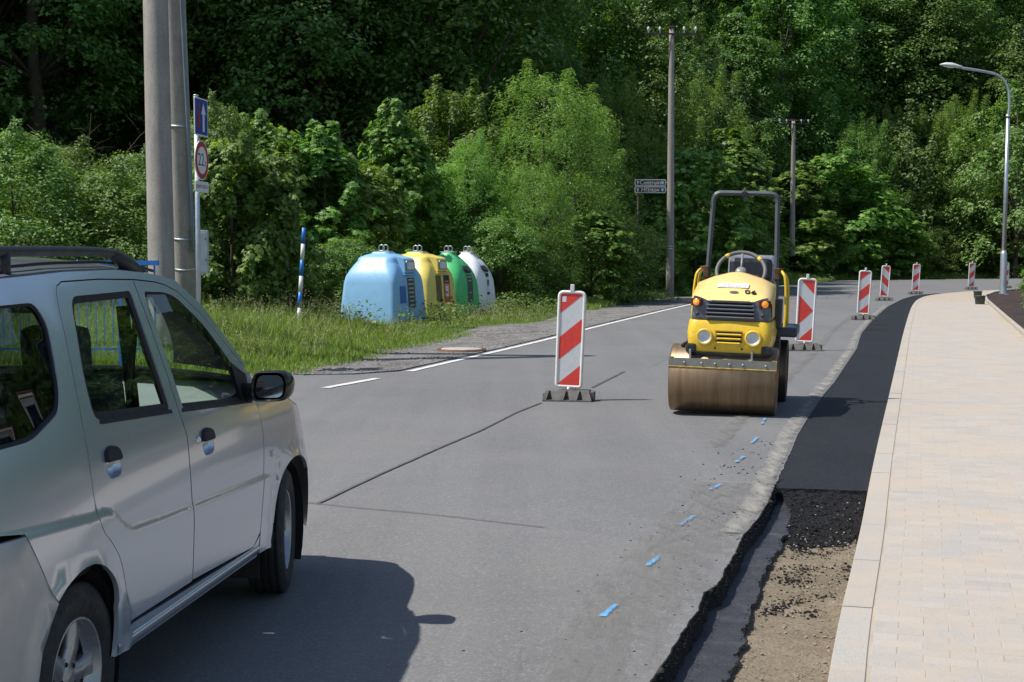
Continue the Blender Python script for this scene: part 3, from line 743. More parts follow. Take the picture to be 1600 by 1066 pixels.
# ================================================================== barriers
def poly_sheet(mb, poly, y, z0=0): mb.add([(p[0], y, p[1] + z0) for p in poly], [tuple(range(len(poly)))])
def stripe_polys(kind, w, h):
    rect = [(-w / 2, 0), (w / 2, 0), (w / 2, h), (-w / 2, h)]; out = []
    if kind == 'arrow':
        return [[(w / 2 - .0, h), (-w / 2 + .02, h), (w / 2, h - .235)], [(-w / 2, h - .25), (w / 2 - .005, h - .50), (-w / 2, h - .745)], [(-w / 2 + .01, 0), (w / 2, 0), (w / 2, .225)]]
    m = .87 if kind == 'up' else -.87       # slope of the stripes
    P = .505; b0 = -.126
    for k in range(-1, 3):
        lo = b0 + k * P - .0; hi = lo + .245
        p = clip_half(rect, m, -1, -lo)      # z >= m*x + lo
        if len(p) > 2: p = clip_half(p, -m, 1, hi)
        if len(p) > 2: out.append(p)
    return out
def barrier(px, py, kind, lean, yaw, label, sc=1.0, sticker=False):
    loc = G(px, py); t = empty('traffic_barrier', loc, R(yaw), label, 'barrier', 'red and white barrier boards along the roadworks')
    t.scale = (sc, sc, sc)
    # foot: rubber block with triangular recesses on both long faces
    b = MB(); W, D, H = .53, .30, .115; n = 3
    top = [(-W / 2 + .03, -D / 2 + .05), (W / 2 - .03, -D / 2 + .05), (W / 2 - .03, D / 2 - .05), (-W / 2 + .03, D / 2 - .05)]
    bot = [(-W / 2, -D / 2), (W / 2, -D / 2), (W / 2, D / 2), (-W / 2, D / 2)]
    b.add([(p[0], p[1], 0) for p in bot] + [(p[0], p[1], .018) for p in bot], [(3, 2, 1, 0)] + [(i, (i + 1) % 4, 4 + (i + 1) % 4, 4 + i) for i in range(4)])
    for sy in (-1, 1):
        xs = [-W / 2 + .035 + .04, -.045 + .04, W / 2 - .165 + .04]; hw = .034
        x_edges = [-W / 2]
        for x in xs: x_edges += [x - hw, x + hw]
        x_edges += [W / 2]
        for i in range(0, len(x_edges), 2):
            xa, xb = x_edges[i], x_edges[i + 1]
            ta = xa + (hw * .95 if i > 0 else .03); tb = xb - (hw * .95 if i < len(x_edges) - 2 else .03)
            ta = (xa - hw * .8) if i > 0 else xa + .03; tb = (xb + hw * .8) if i < len(x_edges) - 2 else xb - .03
            yb, yt = sy * D / 2, sy * (D / 2 - .05)
            b.add([(xa, yb, .018), (xb, yb, .018), (tb, yt, H), (ta, yt, H)], [(0, 1, 2, 3)])
            for (x0, x1, open_) in ((xa, ta, i > 0), (xb, tb, i < len(x_edges) - 2)):
                if open_: b.add([(x0, yb, .018), (x1, yt, H), (x0, sy * .07, .018), (x1, sy * .08, H)], [(0, 1, 3, 2)])
        for x in xs:
            b.add([(x - hw, sy * .075, .018), (x + hw, sy * .075, .018), (x, sy * .08, H), (x - hw, sy * D / 2, .019), (x + hw, sy * D / 2, .019)], [(0, 1, 2), (0, 1, 4, 3)])
    b.add([(p[0], p[1], H) for p in top], [(0, 1, 2, 3)])
    for sx in (-1, 1): b.add([(sx * W / 2, -D / 2, .018), (sx * W / 2, D / 2, .018), (sx * (W / 2 - .03), D / 2 - .05, H), (sx * (W / 2 - .03), -D / 2 + .05, H)], [(0, 1, 2, 3)])
    b.box((-W / 2 + .02, 0, .05), (.06, .12, .07), bev=.01); b.box((W / 2 + .0, 0, .06), (.05, .14, .09), bev=.01)
    b.box((0, 0, H + .004), (.16, .09, .012), bev=.004)
    b.build('foot', M['base_rub'], t, fix=True)
    L = Matrix.Translation((0, 0, H)) @ Matrix.Rotation(R(lean), 4, 'Y')
    w, h = .25, 1.0
    fr = MB(); fr.T = L
    ring = roundpoly([(-w / 2 - .008, .038), (w / 2 + .008, .038), (w / 2 + .012, 1.062), (-w / 2 - .012, 1.062)], [.03, .03, .05, .05], 4)
    fr.tube([(p[0], 0, p[1]) for p in ring], .019, 8, closed=True)
    fr.cyl((0, 0, -.03), (0, 0, .04), .021, 10); fr.box((0, 0, 1.11), (.042, .042, .075), bev=.006)
    fr.prism([(-w / 2, .03), (w / 2, .03), (w / 2, .045), (-w / 2, .045)], -.008, .008, Matrix.Rotation(R(90), 4, 'X'))
    fr.build('frame', M['white_pl'], t)
    pl = MB(); pl.T = L; pl.box((0, 0, .05 + h / 2), (w, .016, h)); plate = pl.build('plate', M['white_ret'], t)
    for p in stripe_polys(kind, w - .004, h - .004):
        s = MB(); s.T = L; s.prism([(q[0], q[1] + .052) for q in p], .0085, .0095, Matrix.Rotation(R(90), 4, 'X')); s.build('stripe', M['red_ret'], plate)
    if sticker:
        s = MB(); s.T = L; s.box((-.082, -.0105, .985), (.045, .001, .06)); s.build('sticker', M['label_white'], plate)
    return t
barrier(888, 626, 'up', 2.2, -9, 'nearest red and white barrier board standing alone in the middle of the road', 1.0, True)
barrier(1256, 548, 'arrow', 2.6, -4, 'barrier board with a red arrow point, right behind the yellow roller')
barrier(1348, 500, 'up', 2.9, -2, 'barrier board at the edge of the fresh asphalt, third along the row')
barrier(1381, 470, 'down', 3.6, 2, 'barrier board whose stripes fall to the right, left of the bend')
barrier(1430, 460, 'up', 2.6, 4, 'barrier board at the top of the black strip where the kerb bends')
barrier(1517, 452.6, 'up', 2.6, 10, 'small far barrier board behind the two buckets')
barrier(1571, 450.4, 'up', 1.6, 14, 'farthest barrier board half hidden by the lamp post')

# ================================================================== recycling containers
def rrect(hw, hl, r, n=5):
    pts = []
    for cx, cy, a0 in ((hw - r, hl - r, 0), (-hw + r, hl - r, 90), (-hw + r, -hl + r, 180), (hw - r, -hl + r, 270)):
        for k in range(n + 1):
            a = R(a0 + 90 * k / n); pts.append((cx + r * math.cos(a), cy + r * math.sin(a)))
    return pts
def container(loc, rz, c, kind, label, W=.68, Lh=.80, name='recycling_container'):
    t = empty(name, loc, rz, label, 'container', 'bell shaped recycling containers on the verge')
    mat = simple(name + '_' + kind[0], c, .42, var=.05, sc=2, dirt=tuple(x * .45 for x in c), dirt_amt=.18)
    if kind[1] == 'slot':
        prof = [(0, 1, 1, .09), (.05, 1, 1, .10), (.5, .97, .955, .11), (.95, .93, .90, .13), (1.10, .90, .865, .16), (1.24, .83, .78, .20), (1.36, .735, .68, .2), (1.43, .66, .60, .18), (1.49, .64, .57, .16), (1.53, .58, .52, .15), (1.575, .44, .40, .12), (1.60, .32, .27, .09), (1.63, .30, .25, .08)]
    else:
        prof = [(0, .98, .98, .18), (.05, 1, 1, .2), (.5, .97, .955, .22), (.88, .94, .90, .25), (1.06, .88, .83, .28), (1.20, .79, .73, .28), (1.33, .67, .61, .27), (1.44, .53, .47, .22), (1.53, .38, .33, .16), (1.59, .27, .22, .1), (1.63, .25, .20, .08)]
    b = MB(); rows = []
    for (z, a, bb, r) in prof: rows.append([(p[0], p[1], z) for p in rrect(W * a, Lh * bb, r)])
    b.grid(rows, True, closed_u=True); n = len(rows[0]); b.add(rows[-1], [tuple(range(n))])
    body = b.build('shell', mat, t)
    for p in body.data.polygons: p.use_smooth = True
    if kind[1] == 'slot':          # hooded posting slot on the road side (+X)
        s = MB(); hx = W * .80
        pr = [(-.02, 1.54), (W * .70 - .12, 1.55), (W * .86, 1.50), (W * .93, 1.42), (W * .955, 1.17), (W * .8, 1.15), (0, 1.2)]
        s.prism(roundpoly(pr, .04, 3), -.26, .26, Matrix(((1, 0, 0, 0), (0, 0, 1, 0), (0, 1, 0, 0), (0, 0, 0, 1))), True)
        s.build('slot_hood', mat, t)
        f = MB(); rr = roundpoly([(-.2, 1.215), (.2, 1.215), (.2, 1.44), (-.2, 1.44)], .05, 3)
        tilt = Matrix(((0, 0, 1, W * .948), (1, 0, 0, 0), (0, 1, 0, 0), (0, 0, 0, 1)))
        f.prism(rr, -.01, .012, tilt); f.build('slot_frame', M['sign_back'], t)
        f = MB(); f.prism(roundpoly([(-.165, 1.245), (.165, 1.245), (.165, 1.41), (-.165, 1.41)], .04, 3), .012, .017, tilt); f.build('slot_flap', M['label_white'], t)
        f = MB(); f.box((W * .95, 0, 1.135), (.05, .62, .03), bev=.01); f.build('ledge', mat, t)
    else:
        f = MB(); nrm = Vector((.62, 0, .78)).normalized(); cpt = Vector((W * .78, 0, 1.235)); q = nrm.to_track_quat('Z', 'Y').to_matrix().to_4x4()
        Mx = Matrix.Translation(cpt) @ q @ Matrix.Diagonal((1.0, 1.15, 1, 1)); f.lathe([(0, .012), (.115, .012), (.125, .02), (.15, .012), (.155, -.03)], Mx, 20); f.build('throw_hole', M['black_plastic'], t)
    h = MB()
    h.box((0, 0, 1.64), (.40, .2, .03), bev=.008)
    for s in (-1, 1): h.tube([(s * .04 + .068 * math.cos(a), s * .02, 1.727 + .068 * math.sin(a)) for a in [2 * math.pi * k / 18 for k in range(18)]], .011, 6, closed=True)
    h.cyl((-.12, 0, 1.66), (.12, 0, 1.66), .015, 8); h.build('lifting_ring', M['galv'], t)
    def sticker(y, z0, z1, w, m, nm='sticker', out=.004):
        def xs(z):
            for k in range(len(prof) - 1):
                if prof[k][0] <= z <= prof[k + 1][0]:
                    u = (z - prof[k][0]) / (prof[k + 1][0] - prof[k][0]); return W * (prof[k][1] * (1 - u) + prof[k + 1][1] * u)
        s = MB(); s.grid([[(xs(z) + out, y - w / 2, z), (xs(z) + out, y + w / 2, z)] for z in [z0 + (z1 - z0) * k / 4 for k in range(5)]], False)
        so = s.build(nm, m, t)
        if m is M['label_dark'] or m is M['label_red']:
            n_ = max(2, int((z1 - z0) / .09)); q_ = MB()
            for k in range(n_):
                if random.random() < .35: continue
                zz = z0 + (k + .5) * (z1 - z0) / n_; ww = w * random.uniform(.35, .8); o_ = out + .003
                q_.add([(xs(zz - .015) + o_, y - ww / 2, zz - .015), (xs(zz - .015) + o_, y + ww / 2, zz - .015), (xs(zz + .015) + o_, y + ww / 2, zz + .015), (xs(zz + .015) + o_, y - ww / 2, zz + .015)], [(0, 1, 2, 3)])
            if q_.v: q_.build('label_print', simple('worn_pale_print', (.42, .42, .38), .6, var=.3, sc=20), so)['kind'] = 'stuff'
    return t, sticker
rd = Vector((.2690, .9631)); cx0 = G(600, 512)
rzc = -math.atan2(.269, .963) - R(7)
bins = []
def bin_pos(pxr, dr, W, Lh):
    """place so that the far right corner of the body stands at pixel column pxr, distance dr"""
    X = (pxr - 800) / FPX * dr; ax = Vector((math.cos(rzc), math.sin(rzc))); ay = Vector((-math.sin(rzc), math.cos(rzc)))
    c = Vector((X, dr)) - ax * W - ay * Lh * .9; return (c.x, c.y, .0)
t, st = container(bin_pos(667, 32.5, .70, .86), rzc, (.25, .50, .76), ('blue', 'slot'), 'light blue paper recycling container, first of the four on the verge', .70, .84)
st(.06, .40, 1.06, .36, M['label_dark']); st(-.36, .5, .88, .30, simple('blue_patch', (.035, .14, .42), .5))
t, st = container(bin_pos(715, 34.7, .70, .86), rzc, (.78, .62, .14), ('yellow', 'slot'), 'yellow plastics recycling container with orange labels, second in the row', .70, .84)
st(-.20, .50, 1.08, .30, simple('dirty_label', (.14, .11, .04), .7, var=.6, sc=14)); st(.24, .42, .98, .34, M['label_red']); st(.24, .90, 1.08, .32, M['black_ink'], out=.007); st(.24, .58, .86, .17, M['label_white'], out=.007)
st(.2, .66, .70, .1, M['label_red'], out=.009); st(-.06, .05, .42, .13, M['label_dark']); st(-.10, .44, .52, .2, M['black_ink'])
t, st = container(bin_pos(753, 36.9, .62, .8), rzc, (.08, .52, .17), ('green', 'round'), 'green glass recycling container with a round throw hole', .62, .78)
st(.05, .36, 1.06, .32, M['label_dark'])
t, st = container(bin_pos(778, 38.8, .60, .76), rzc, (.86, .86, .88), ('white', 'round'), 'white glass recycling container, last of the row', .60, .74)
st(.08, .60, 1.08, .18, M['label_white']); st(.08, .98, 1.08, .19, M['black_ink'], out=.007); st(.08, .50, .57, .18, M['black_ink'], out=.007); st(.08, .74, .9, .12, M['label_dark'], out=.006)

# ================================================================== concrete poles
def pole_obj(name, a, b, r0, r1, label, n=24, mat='concrete', cat='pole'):
    t = empty(name, (a.x, a.y, a.z), 0, label, cat); m = MB(); N = 14
    pts = [(b - a) * (k / N) for k in range(N + 1)]; m.tube(pts, [r0 + (r1 - r0) * k / N for k in range(N + 1)], n)
    m.build('shaft', M[mat], t); return t
def extend(p, q, z): k = (z - p.z) / (q.z - p.z); return p + (q - p) * k
A1, A0 = at(252.5, 430, 20.3), at(243, 0, 20.7); A_b, A_t = extend(A1, A0, -.1), extend(A1, A0, 9.6)
B1, B0 = at(289.5, 430, 22.6), at(273.5, 0, 21.9); B_b, B_t = extend(B1, B0, -.1), extend(B1, B0, 9.7)
pa = pole_obj('concrete_pole', A_b, A_t, .190, .165, 'thick grey concrete pole at the left, front one of the leaning pair')
pb = pole_obj('concrete_pole', B_b, B_t, .172, .145, 'thinner concrete pole leaning behind the front pole, with metal bands')
def on_line(a, b, z): return a + (b - a) * ((z - a.z) / (b.z - a.z))
def ringz(parent, a, b, z, r, w, h, mat, name):
    m = MB(); c = on_line(a, b, z) - a; d = (b - a).normalized(); m.tube([c - d * h / 2, c + d * h / 2], r + w, 24); m.build(name, mat, parent)
for z in (at(250, 190, 20.4).z, at(252, 365, 20.3).z):
    ringz(pa, A_b, A_t, z, .178, .0015, .03, simple('rust_ring', (.34, .25, .20), .85, var=.4, sc=14), 'stain_ring')
for py in (197, 372, 420):
    ringz(pb, B_b, B_t, at(285, py, 22.3).z, .168, .006, .035, M['galv'], 'band')
m = MB(); q0 = at(302.5, 395, 22.35) - B_b; q1 = at(300.5, 330, 22.3) - B_b; q2 = at(283.5, 0, 21.7) - B_b
m.tube([q0, q1, q2, q2 + (q2 - q1) * .5], .026, 10); m.build('cable_conduit', simple('bluish_conduit', (.17, .22, .27), .45, .3), pb)
# meter box on the rear pole
bx = at(318, 394, 22.35); mbx = empty('meter_box', bx, R(8), 'pale grey box fixed to the rear concrete pole behind the road sign', 'box')
m = MB(); m.box((0, 0, 0), (.15, .22, .68), bev=.008); m.build('casing', simple('grey_casing', (.46, .50, .53), .5, .2), mbx)
m = MB(); m.box((.0, -.113, .0), (.125, .006, .62), bev=.002); m.build('door', simple('grey_door', (.50, .53, .56), .5), mbx)
for z in (-.12, .2): m = MB(); m.box((.045, -.120, z), (.014, .012, .03)); m.build('latch', M['black_plastic'], mbx)
def utility(px, pyt, d, zb, rb, label):
    top = at(px, pyt, d); t = pole_obj('utility_pole', Vector((top.x, d, zb)), top, rb, rb * .62, label)
    h = top.z - zb; w = .92
    m = MB(); m.box((0, -.12, h - .22), (w * 2, .05, .06)); m.build('crossarm', simple('dark_steel', (.05, .042, .038), .8, .2), t)
    m = MB(); m.box((0, 0, h + .02), (.22, .22, .06), bev=.02); m.build('cap', simple('dark_cap', (.05, .042, .038), .8, .2), t)
    ends = []
    for x in (-.82, -.42, .42, .82):
        m = MB(); m.cyl((x, -.12, h - .2), (x, -.12, h - .05), .015, 8)
        m.lathe([(.0, .13), (.035, .13), (.05, .1), (.045, .08), (.068, .05), (.05, .03), (.06, 0), (.03, -.02)], Matrix.Translation((x, -.12, h - .08)) @ Matrix.Scale(.8, 4), 12); m.build('insulator', M['insul'], t)
        ends.append(Vector((top.x + x, d - .12, top.z + .04)))
    return t, ends
u1, e1_ = utility(1049.5, 44, 50, .1, .145, 'tall grey concrete utility pole behind the roller with white insulators')
u2, e2_ = utility(1240, 188, 82, 1.5, .165, 'far concrete utility pole rising from the bushes right of the roller')
s = MB(); s.box((.0, -.146, 1.72), (.13, .006, .10)); so = s.build('trail_blaze', M['sign_white'], u1)
s = MB(); s.box((.0, -.151, 1.72), (.13, .004, .032)); s.build('blaze_stripe', M['black_ink'], so)
for k in range(4):
    a, b = e1_[k], e2_[k]; P = [a.lerp(b, u) - Vector((0, 0, 1.1 * 4 * u * (1 - u))) for u in [i / 16 for i in range(17)]]
    m = MB(); m.tube(P, .009, 5); o = m.build('overhead_wire', M['wire']); tag(o, ['leftmost overhead wire between the two utility poles', 'second overhead wire from the left between the utility poles', 'third overhead wire from the left between the utility poles', 'rightmost overhead wire between the two utility poles'][k], 'wire', 'wires between the utility poles')
# ================================================================== street lamp
ld = 54.0; lb = at(1567, 462.5, ld); lb.z = .03
lp = empty('street_lamp', lb, 0, 'tall galvanised street lamp with curved arm at the right edge', 'lamp')
rel = lambda px, py: at(px, py, ld) - lb
m = MB(); zt = rel(1571, 397); p0 = Vector((0, 0, 0))
m.tube([p0, p0 + Vector((0, 0, .06)), p0 + Vector((0, 0, .4)), Vector((.0, 0, zt.z)), Vector((0, 0, zt.z + .12))], [.15, .135, .125, .12, .085], 20); m.build('base_section', M['galv'], lp)
m = MB(); P = [Vector((0, 0, zt.z)), Vector((.02, 0, rel(0, 300).z)), Vector((.05, 0, rel(0, 182).z))]; m.tube(P, [.082, .075, .068], 16); m.cyl(P[2] - Vector((0, 0, .05)), P[2] + Vector((0, 0, .06)), .085, 16); m.build('shaft', M['galv'], lp)
arm = [P[2]] + [Vector((rel(x, y).x, 0, rel(x, y).z)) for x, y in [(1577, 165), (1576.5, 145), (1573, 132), (1565, 121), (1555, 115.5), (1544, 113), (1525, 109.5), (1500, 106)]]
arm = [Vector(p) for p in chaikin(arm, 1, False)]
m = MB(); m.tube(arm, .05, 12); m.build('arm', M['galv'], lp)
hc = Vector((rel(1486, 103).x, 0, rel(1486, 103).z)); q = Matrix.Translation(hc) @ Matrix.Rotation(R(9), 4, 'Y')
prof = [(-.42, .03, .0), (-.36, .10, .03), (-.22, .15, .09), (0, .17, .12), (.2, .14, .09), (.36, .09, .06), (.42, .06, .045)]
m = MB(); rows = []
for x, w, h in prof: rows.append([q @ Vector((x, w * math.cos(a), h * max(0, math.sin(a)) ** .8 + (-.035 if math.sin(a) < -.01 else 0) + .0)) for a in [2 * math.pi * k / 16 for k in range(16)]])
m.grid(rows, True, True); m.add(rows[0], [tuple(range(16))]); m.add(rows[-1], [tuple(range(16))[::-1]]); m.build('lamp_head', simple('pale_lamp_housing', (.62, .65, .62), .4), lp)
m = MB(); rows = []
for x, w in [(-.34, .04), (-.25, .10), (-.05, .12), (.1, .08)]: rows.append([q @ Vector((x, w * math.cos(a), -.035 - .05 * math.sin(a) * (w / .12))) for a in [math.pi * k / 8 for k in range(9)]])
m.grid(rows, True); gl = NT('lamp_lens'); gl.set(Base_Color=(.6, .62, .6), Roughness=.15); gl.b.inputs['Transmission Weight'].default_value = .5; m.build('lens', gl.mat, lp)
m = MB(); m.lathe([(.22, 0), (.22, .03), (.13, .05)], n=20); m.build('base_collar', M['galv'], lp)

# ================================================================== road signs on the left post
sp = at(310, 430, 19.0); sp.z = .12; st_top = at(307, 150, 19.0).z
rs = empty('road_sign', sp, 0, 'signpost with priority sign, 22 t limit and small plate beside the concrete poles', 'road sign')
m = MB(); m.tube([(0, 0, -.2), (0, 0, st_top - sp.z)], .033, 12); m.cyl((0, 0, st_top - sp.z), (0, 0, st_top - sp.z + .015), .037, 12); m.build('post', M['galv'], rs)
# sign faces look towards +X; text plane: local x = away from the viewer of the photo (world +Y), local y = up, local z = +X
Rs = Matrix(((.0, 0, 1, 0), (1, 0, 0, 0), (0, 1, 0, 0), (0, 0, 0, 1)))
yw = Matrix.Rotation(R(-7.5), 4, 'Z')
def SM(z, off=.045, yc=.05): return yw @ Matrix.Translation((off, yc, z)) @ Rs
zs = lambda py: at(312, py, 19.2).z - sp.z
ysn = .21
m = MB(); z1 = zs(185); m.prism(roundpoly([(-.25, -.25), (.25, -.25), (.25, .25), (-.25, .25)], .03, 3), -.006, .006, SM(z1)); b1 = m.build('priority_sign', M['sign_white'], rs)
m = MB(); m.prism(roundpoly([(-.232, -.232), (.232, -.232), (.232, .232), (-.232, .232)], .025, 3), .006, .008, SM(z1)); m.build('sign_face', M['blue_sign'], b1)
def arrow(x, up, wS, wH, L, Mx, mat, parent, nm):
    s = 1 if up else -1
    pts = [(x - wS / 2, -s * L / 2), (x + wS / 2, -s * L / 2), (x + wS / 2, s * (L / 2 - wH)), (x + wH / 2 * 1.1, s * (L / 2 - wH)), (x, s * L / 2), (x - wH / 2 * 1.1, s * (L / 2 - wH)), (x - wS / 2, s * (L / 2 - wH))]
    m = MB(); m.prism(pts, .008, .0095, Mx); return m.build(nm, mat, parent)
arrow(.08, True, .065, .15, .38, SM(z1), M['sign_white'], b1, 'white_arrow'); arrow(-.10, False, .065, .14, .36, SM(z1), simple('red_sign_print', (.30, .02, .03), .4), b1, 'red_arrow')
m = MB(); z2 = zs(252); circ = lambda r, n=36: [(r * math.cos(2 * math.pi * k / n), r * math.sin(2 * math.pi * k / n)) for k in range(n)]
m.prism(circ(.262), -.006, .006, SM(z2)); b2 = m.build('weight_limit_sign', M['sign_white'], rs)
m = MB(); m.prism(circ(.25), .006, .008, SM(z2)); m.build('red_ring', simple('red_ring_print', (.42, .03, .03), .4), b2)
m = MB(); m.prism(circ(.182), .008, .010, SM(z2)); m.build('white_disc', M['sign_white'], b2)
text('weight_number', '22', .24, M['black_ink'], b2, SM(z2) @ Matrix.Translation((-.035, 0, .0105))); text('weight_unit', 't', .15, M['black_ink'], b2, SM(z2) @ Matrix.Translation((.135, -.035, .0105)))
m = MB(); z3 = zs(293); m.prism(roundpoly([(-.25, -.072), (.25, -.072), (.25, .072), (-.25, .072)], .015, 2), -.006, .006, SM(z3)); b3 = m.build('supplementary_plate', M['sign_white'], rs)
text('plate_text', 'JEDINÉ VOZIDLO', .066, M['black_ink'], b3, SM(z3) @ Matrix.Translation((0, 0, .0065)), sx=.88)
m = MB(); [m.box((.02, .05, z), (.03, .12, .03)) for z in (z1 - .15, z1 + .15, z2 - .12, z2 + .12, z3)]; m.build('bracket', M['galv'], rs)
# ================================================================== direction signs near the far pole
ds = at(1016, 291, 47.5); dsr = empty('direction_sign', (ds.x, ds.y, .3), R(2), 'two small brown direction signs beside the tall utility pole', 'sign')
zz = ds.z - .3
m = MB(); m.cyl((-.40, .03, -.3), (-.40, .03, zz + .2), .028, 8); m.build('post', M['bark'], dsr)
m = MB(); [m.box((.5, .02, zz + k), (.16, .02, .03)) for k in (-.115, .115)]; m.build('bracket', M['galv'], dsr)
F0 = Matrix(((1, 0, 0, 0), (0, 0, -1, 0), (0, 1, 0, 0), (0, 0, 0, 1)))
for k, (txt, icon) in enumerate((('Centrum', (.10, .45, .42)), ('Hřbitov', (.12, .25, .45)))):
    zc = zz + (.115 if k == 0 else -.12)
    Mx = Matrix.Translation((0, 0, zc)) @ F0
    m = MB(); m.prism(roundpoly([(-.52, -.108), (.52, -.108), (.52, .108), (-.52, .108)], .05, 4), -.006, .008, Mx); pnl = m.build('sign_panel', M['sign_white'], dsr)
    m = MB(); m.prism(roundpoly([(-.495, -.085), (.495, -.085), (.495, .085), (-.495, .085)], .04, 4), .008, .011, Mx); m.build('sign_face', M['sign_brown'], pnl)
    text('sign_text', txt, .205, M['sign_white'], pnl, Mx @ Matrix.Translation((0, 0, .0125)), sx=.95)
    m = MB(); m.prism([(-.43, -.06), (-.40, -.06), (-.40, .01), (-.37, .01), (-.415, .065), (-.46, .01), (-.43, .01)], .011, .0135, Mx); m.build('arrow', M['sign_white'], pnl)
    m = MB(); m.prism([(.36, -.055), (.46, -.055), (.46, .055), (.36, .055)], .011, .0135, Mx); m.build('icon', simple('icon_blue', icon, .4), pnl)
    m = MB(); m.prism([(.39, -.03), (.42, -.03), (.42, .04), (.39, .04)], .0135, .015, Mx); m.build('icon_mark', M['sign_white'], pnl)
# ================================================================== blue and white marker post, railing, buckets
mt, mbm = at(475, 356, 26), at(467.5, 488, 26); mbm2 = extend(mt, mbm, .02)
mk = empty('marker_post', mbm2, 0, 'leaning blue and white striped marker post in the tall grass', 'post')
L = (mt - mbm2); n = 7
for k in range(n):
    m = MB(); m.tube([L * (k / n), L * ((k + 1) / n)], .037, 12); m.build('white_band' if k % 2 == n % 2 else 'blue_band', M['white_pl'] if k % 2 == n % 2 else M['blue_paint'], mk)
gr0 = at(248, 411, 19.0); gr = empty('blue_railing', (gr0.x, 19.0, .1), 0, 'blue steel railing with thin bars behind the silver car', 'railing')
H_ = gr0.z - .1
m = MB(); m.box((-2.6, 0, H_), (5.2, .07, .065)); m.build('top_rail', M['blue_paint'], gr)
m = MB(); m.box((-2.6, 0, .22), (5.1, .03, .03)); m.build('bottom_rail', M['blue_paint'], gr)
m = MB(); m.box((-.06, .01, H_ / 2), (.02, .02, H_)); m.build('post', M['blue_paint'], gr)
for x in (-.52, -2.3, -4.1):
    m = MB(); m.box((x, 0, H_ / 2 - .02), (.055, .055, H_ - .03)); m.build('post', M['blue_paint'], gr)
bar = None
for k in range(44):
    x = -.17 - .113 * k
    if bar is None: m = MB(); m.box((0, 0, .78), (.012, .012, H_ - .35)); bar = m.build('bar', M['blue_paint'], gr)
    else: bar = link('bar', bar.data, None, gr)
    bar.location = (x, 0, -.0)
for (px, py, d, r, h, lab) in ((1531, 475.5, 44.2, .165, .27, 'dark grey bucket standing upright on the pavement near the bed'), (1527.5, 466, 49.5, .15, .25, 'dark bucket behind the other bucket at the pavement corner')):
    p = G(px, py, KZ); t = empty('bucket', p, R(20), lab, 'bucket'); pg = simple('grey_bucket', (.055, .058, .06), .5, var=.25, sc=5)
    m = MB(); m.lathe([(0, 0), (r * .84, 0), (r * .86, .01), (r * .98, h * .9), (r * 1.05, h * .9), (r * 1.05, h), (r * .97, h), (r * .95, h * .88), (r * .8, .02), (0, .02)], n=24); m.build('tub', pg, t)
    m = MB(); m.tube([(r * math.cos(a) * 1.02, r * .35 * math.sin(a), h * .9 - r * .6 * math.sin(a)) for a in [math.pi * k / 10 for k in range(11)]], .004, 6); m.build('handle', M['galv'], t)
# small blue-white sign seen far off under the trees
p = at(1451, 417.5, 96); t = empty('small_sign', (p.x, p.y, 0), 0, 'tiny pale sign on a thin stake under the dark far trees', 'sign'); m = MB(); m.box((0, 0, p.z), (.30, .03, .32), bev=.01); m.build('plate', M['sign_white'], t); m = MB(); m.cyl((0, .03, -.3), (0, .03, p.z), .03, 8); m.build('stake', M['galv'], t)

# ================================================================== road roller
yaw = R(-13); fd = G(1131, 648); rol = empty('road_roller', (fd.x + .0, fd.y + .08, 0), yaw, 'small yellow ride-on tandem road roller with a roll bar and steel drum', 'road roller')
Y1 = simple('roller_yellow', (.80, .53, .025), .35, var=.03, coat=.3, dirt=(.34, .26, .12), dirt_amt=.32); Y2 = simple('hood_yellow_sunlit', (.90, .63, .22), .38, var=.04, coat=.25, sc=2)  # hood yellow is paler because sunlight on its top is put into the colour
GR = simple('roller_grey_plastic', (.10, .115, .14), .5, var=.12, dirt=(.22, .20, .17), dirt_amt=.3); GRD = simple('roller_dark_grey', (.035, .04, .045), .5, var=.15, dirt=(.10, .09, .075), dirt_amt=.4)
def drum_mat():
    t = NT('worn_drum_steel'); co = t.coord(); mp = t.N('ShaderNodeMapping'); mp.inputs['Scale'].default_value = (9, .6, .6); t.L(co, mp.inputs[0])
    c = t.ramp(t.noise(2.2, 6, .65, mp.outputs[0]), [(.3, (.19, .125, .070)), (.55, (.27, .185, .11)), (.8, (.34, .25, .165))])
    t.set(Base_Color=c, Metallic=.72, Roughness=t.ramp(t.noise(3, 5, .7, mp.outputs[0]), [(.3, .34), (.7, .5)])); t.bump(t.noise(30, 4, .6, mp.outputs[0]), .12, .003); return t.mat
DS = drum_mat(); DR = .335; DW = .52
def drum(name, y, mat=DS, r=DR, x0=0):
    m = MB(); Mx = Matrix.Translation((x0, y, r)) @ Matrix.Rotation(R(90), 4, 'Y')
    m.lathe([(r - .06, -DW + .03), (r - .05, -DW), (r - .012, -DW), (r, -DW + .012), (r, DW - .012), (r - .012, DW), (r - .05, DW), (r - .06, DW - .03)], Mx, 72)
    o = m.build(name, mat, rol)
    m = MB(); m.lathe([(0, -DW + .10), (r - .055, -DW + .05), (r - .055, DW - .05), (0, DW - .10)], Mx, 32); m.build('drum_web', GRD, o)
    return o
drum('front_drum', 0); DS2 = DS.copy(); DS2.name = 'shaded_drum_steel'  # copy of the drum steel, its colour darkened for the rear drum's shade
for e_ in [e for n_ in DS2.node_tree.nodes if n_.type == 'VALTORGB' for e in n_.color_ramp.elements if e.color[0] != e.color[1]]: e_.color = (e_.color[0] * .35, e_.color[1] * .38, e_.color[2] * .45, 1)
drum('rear_drum', 1.38, DS2, x0=.05)
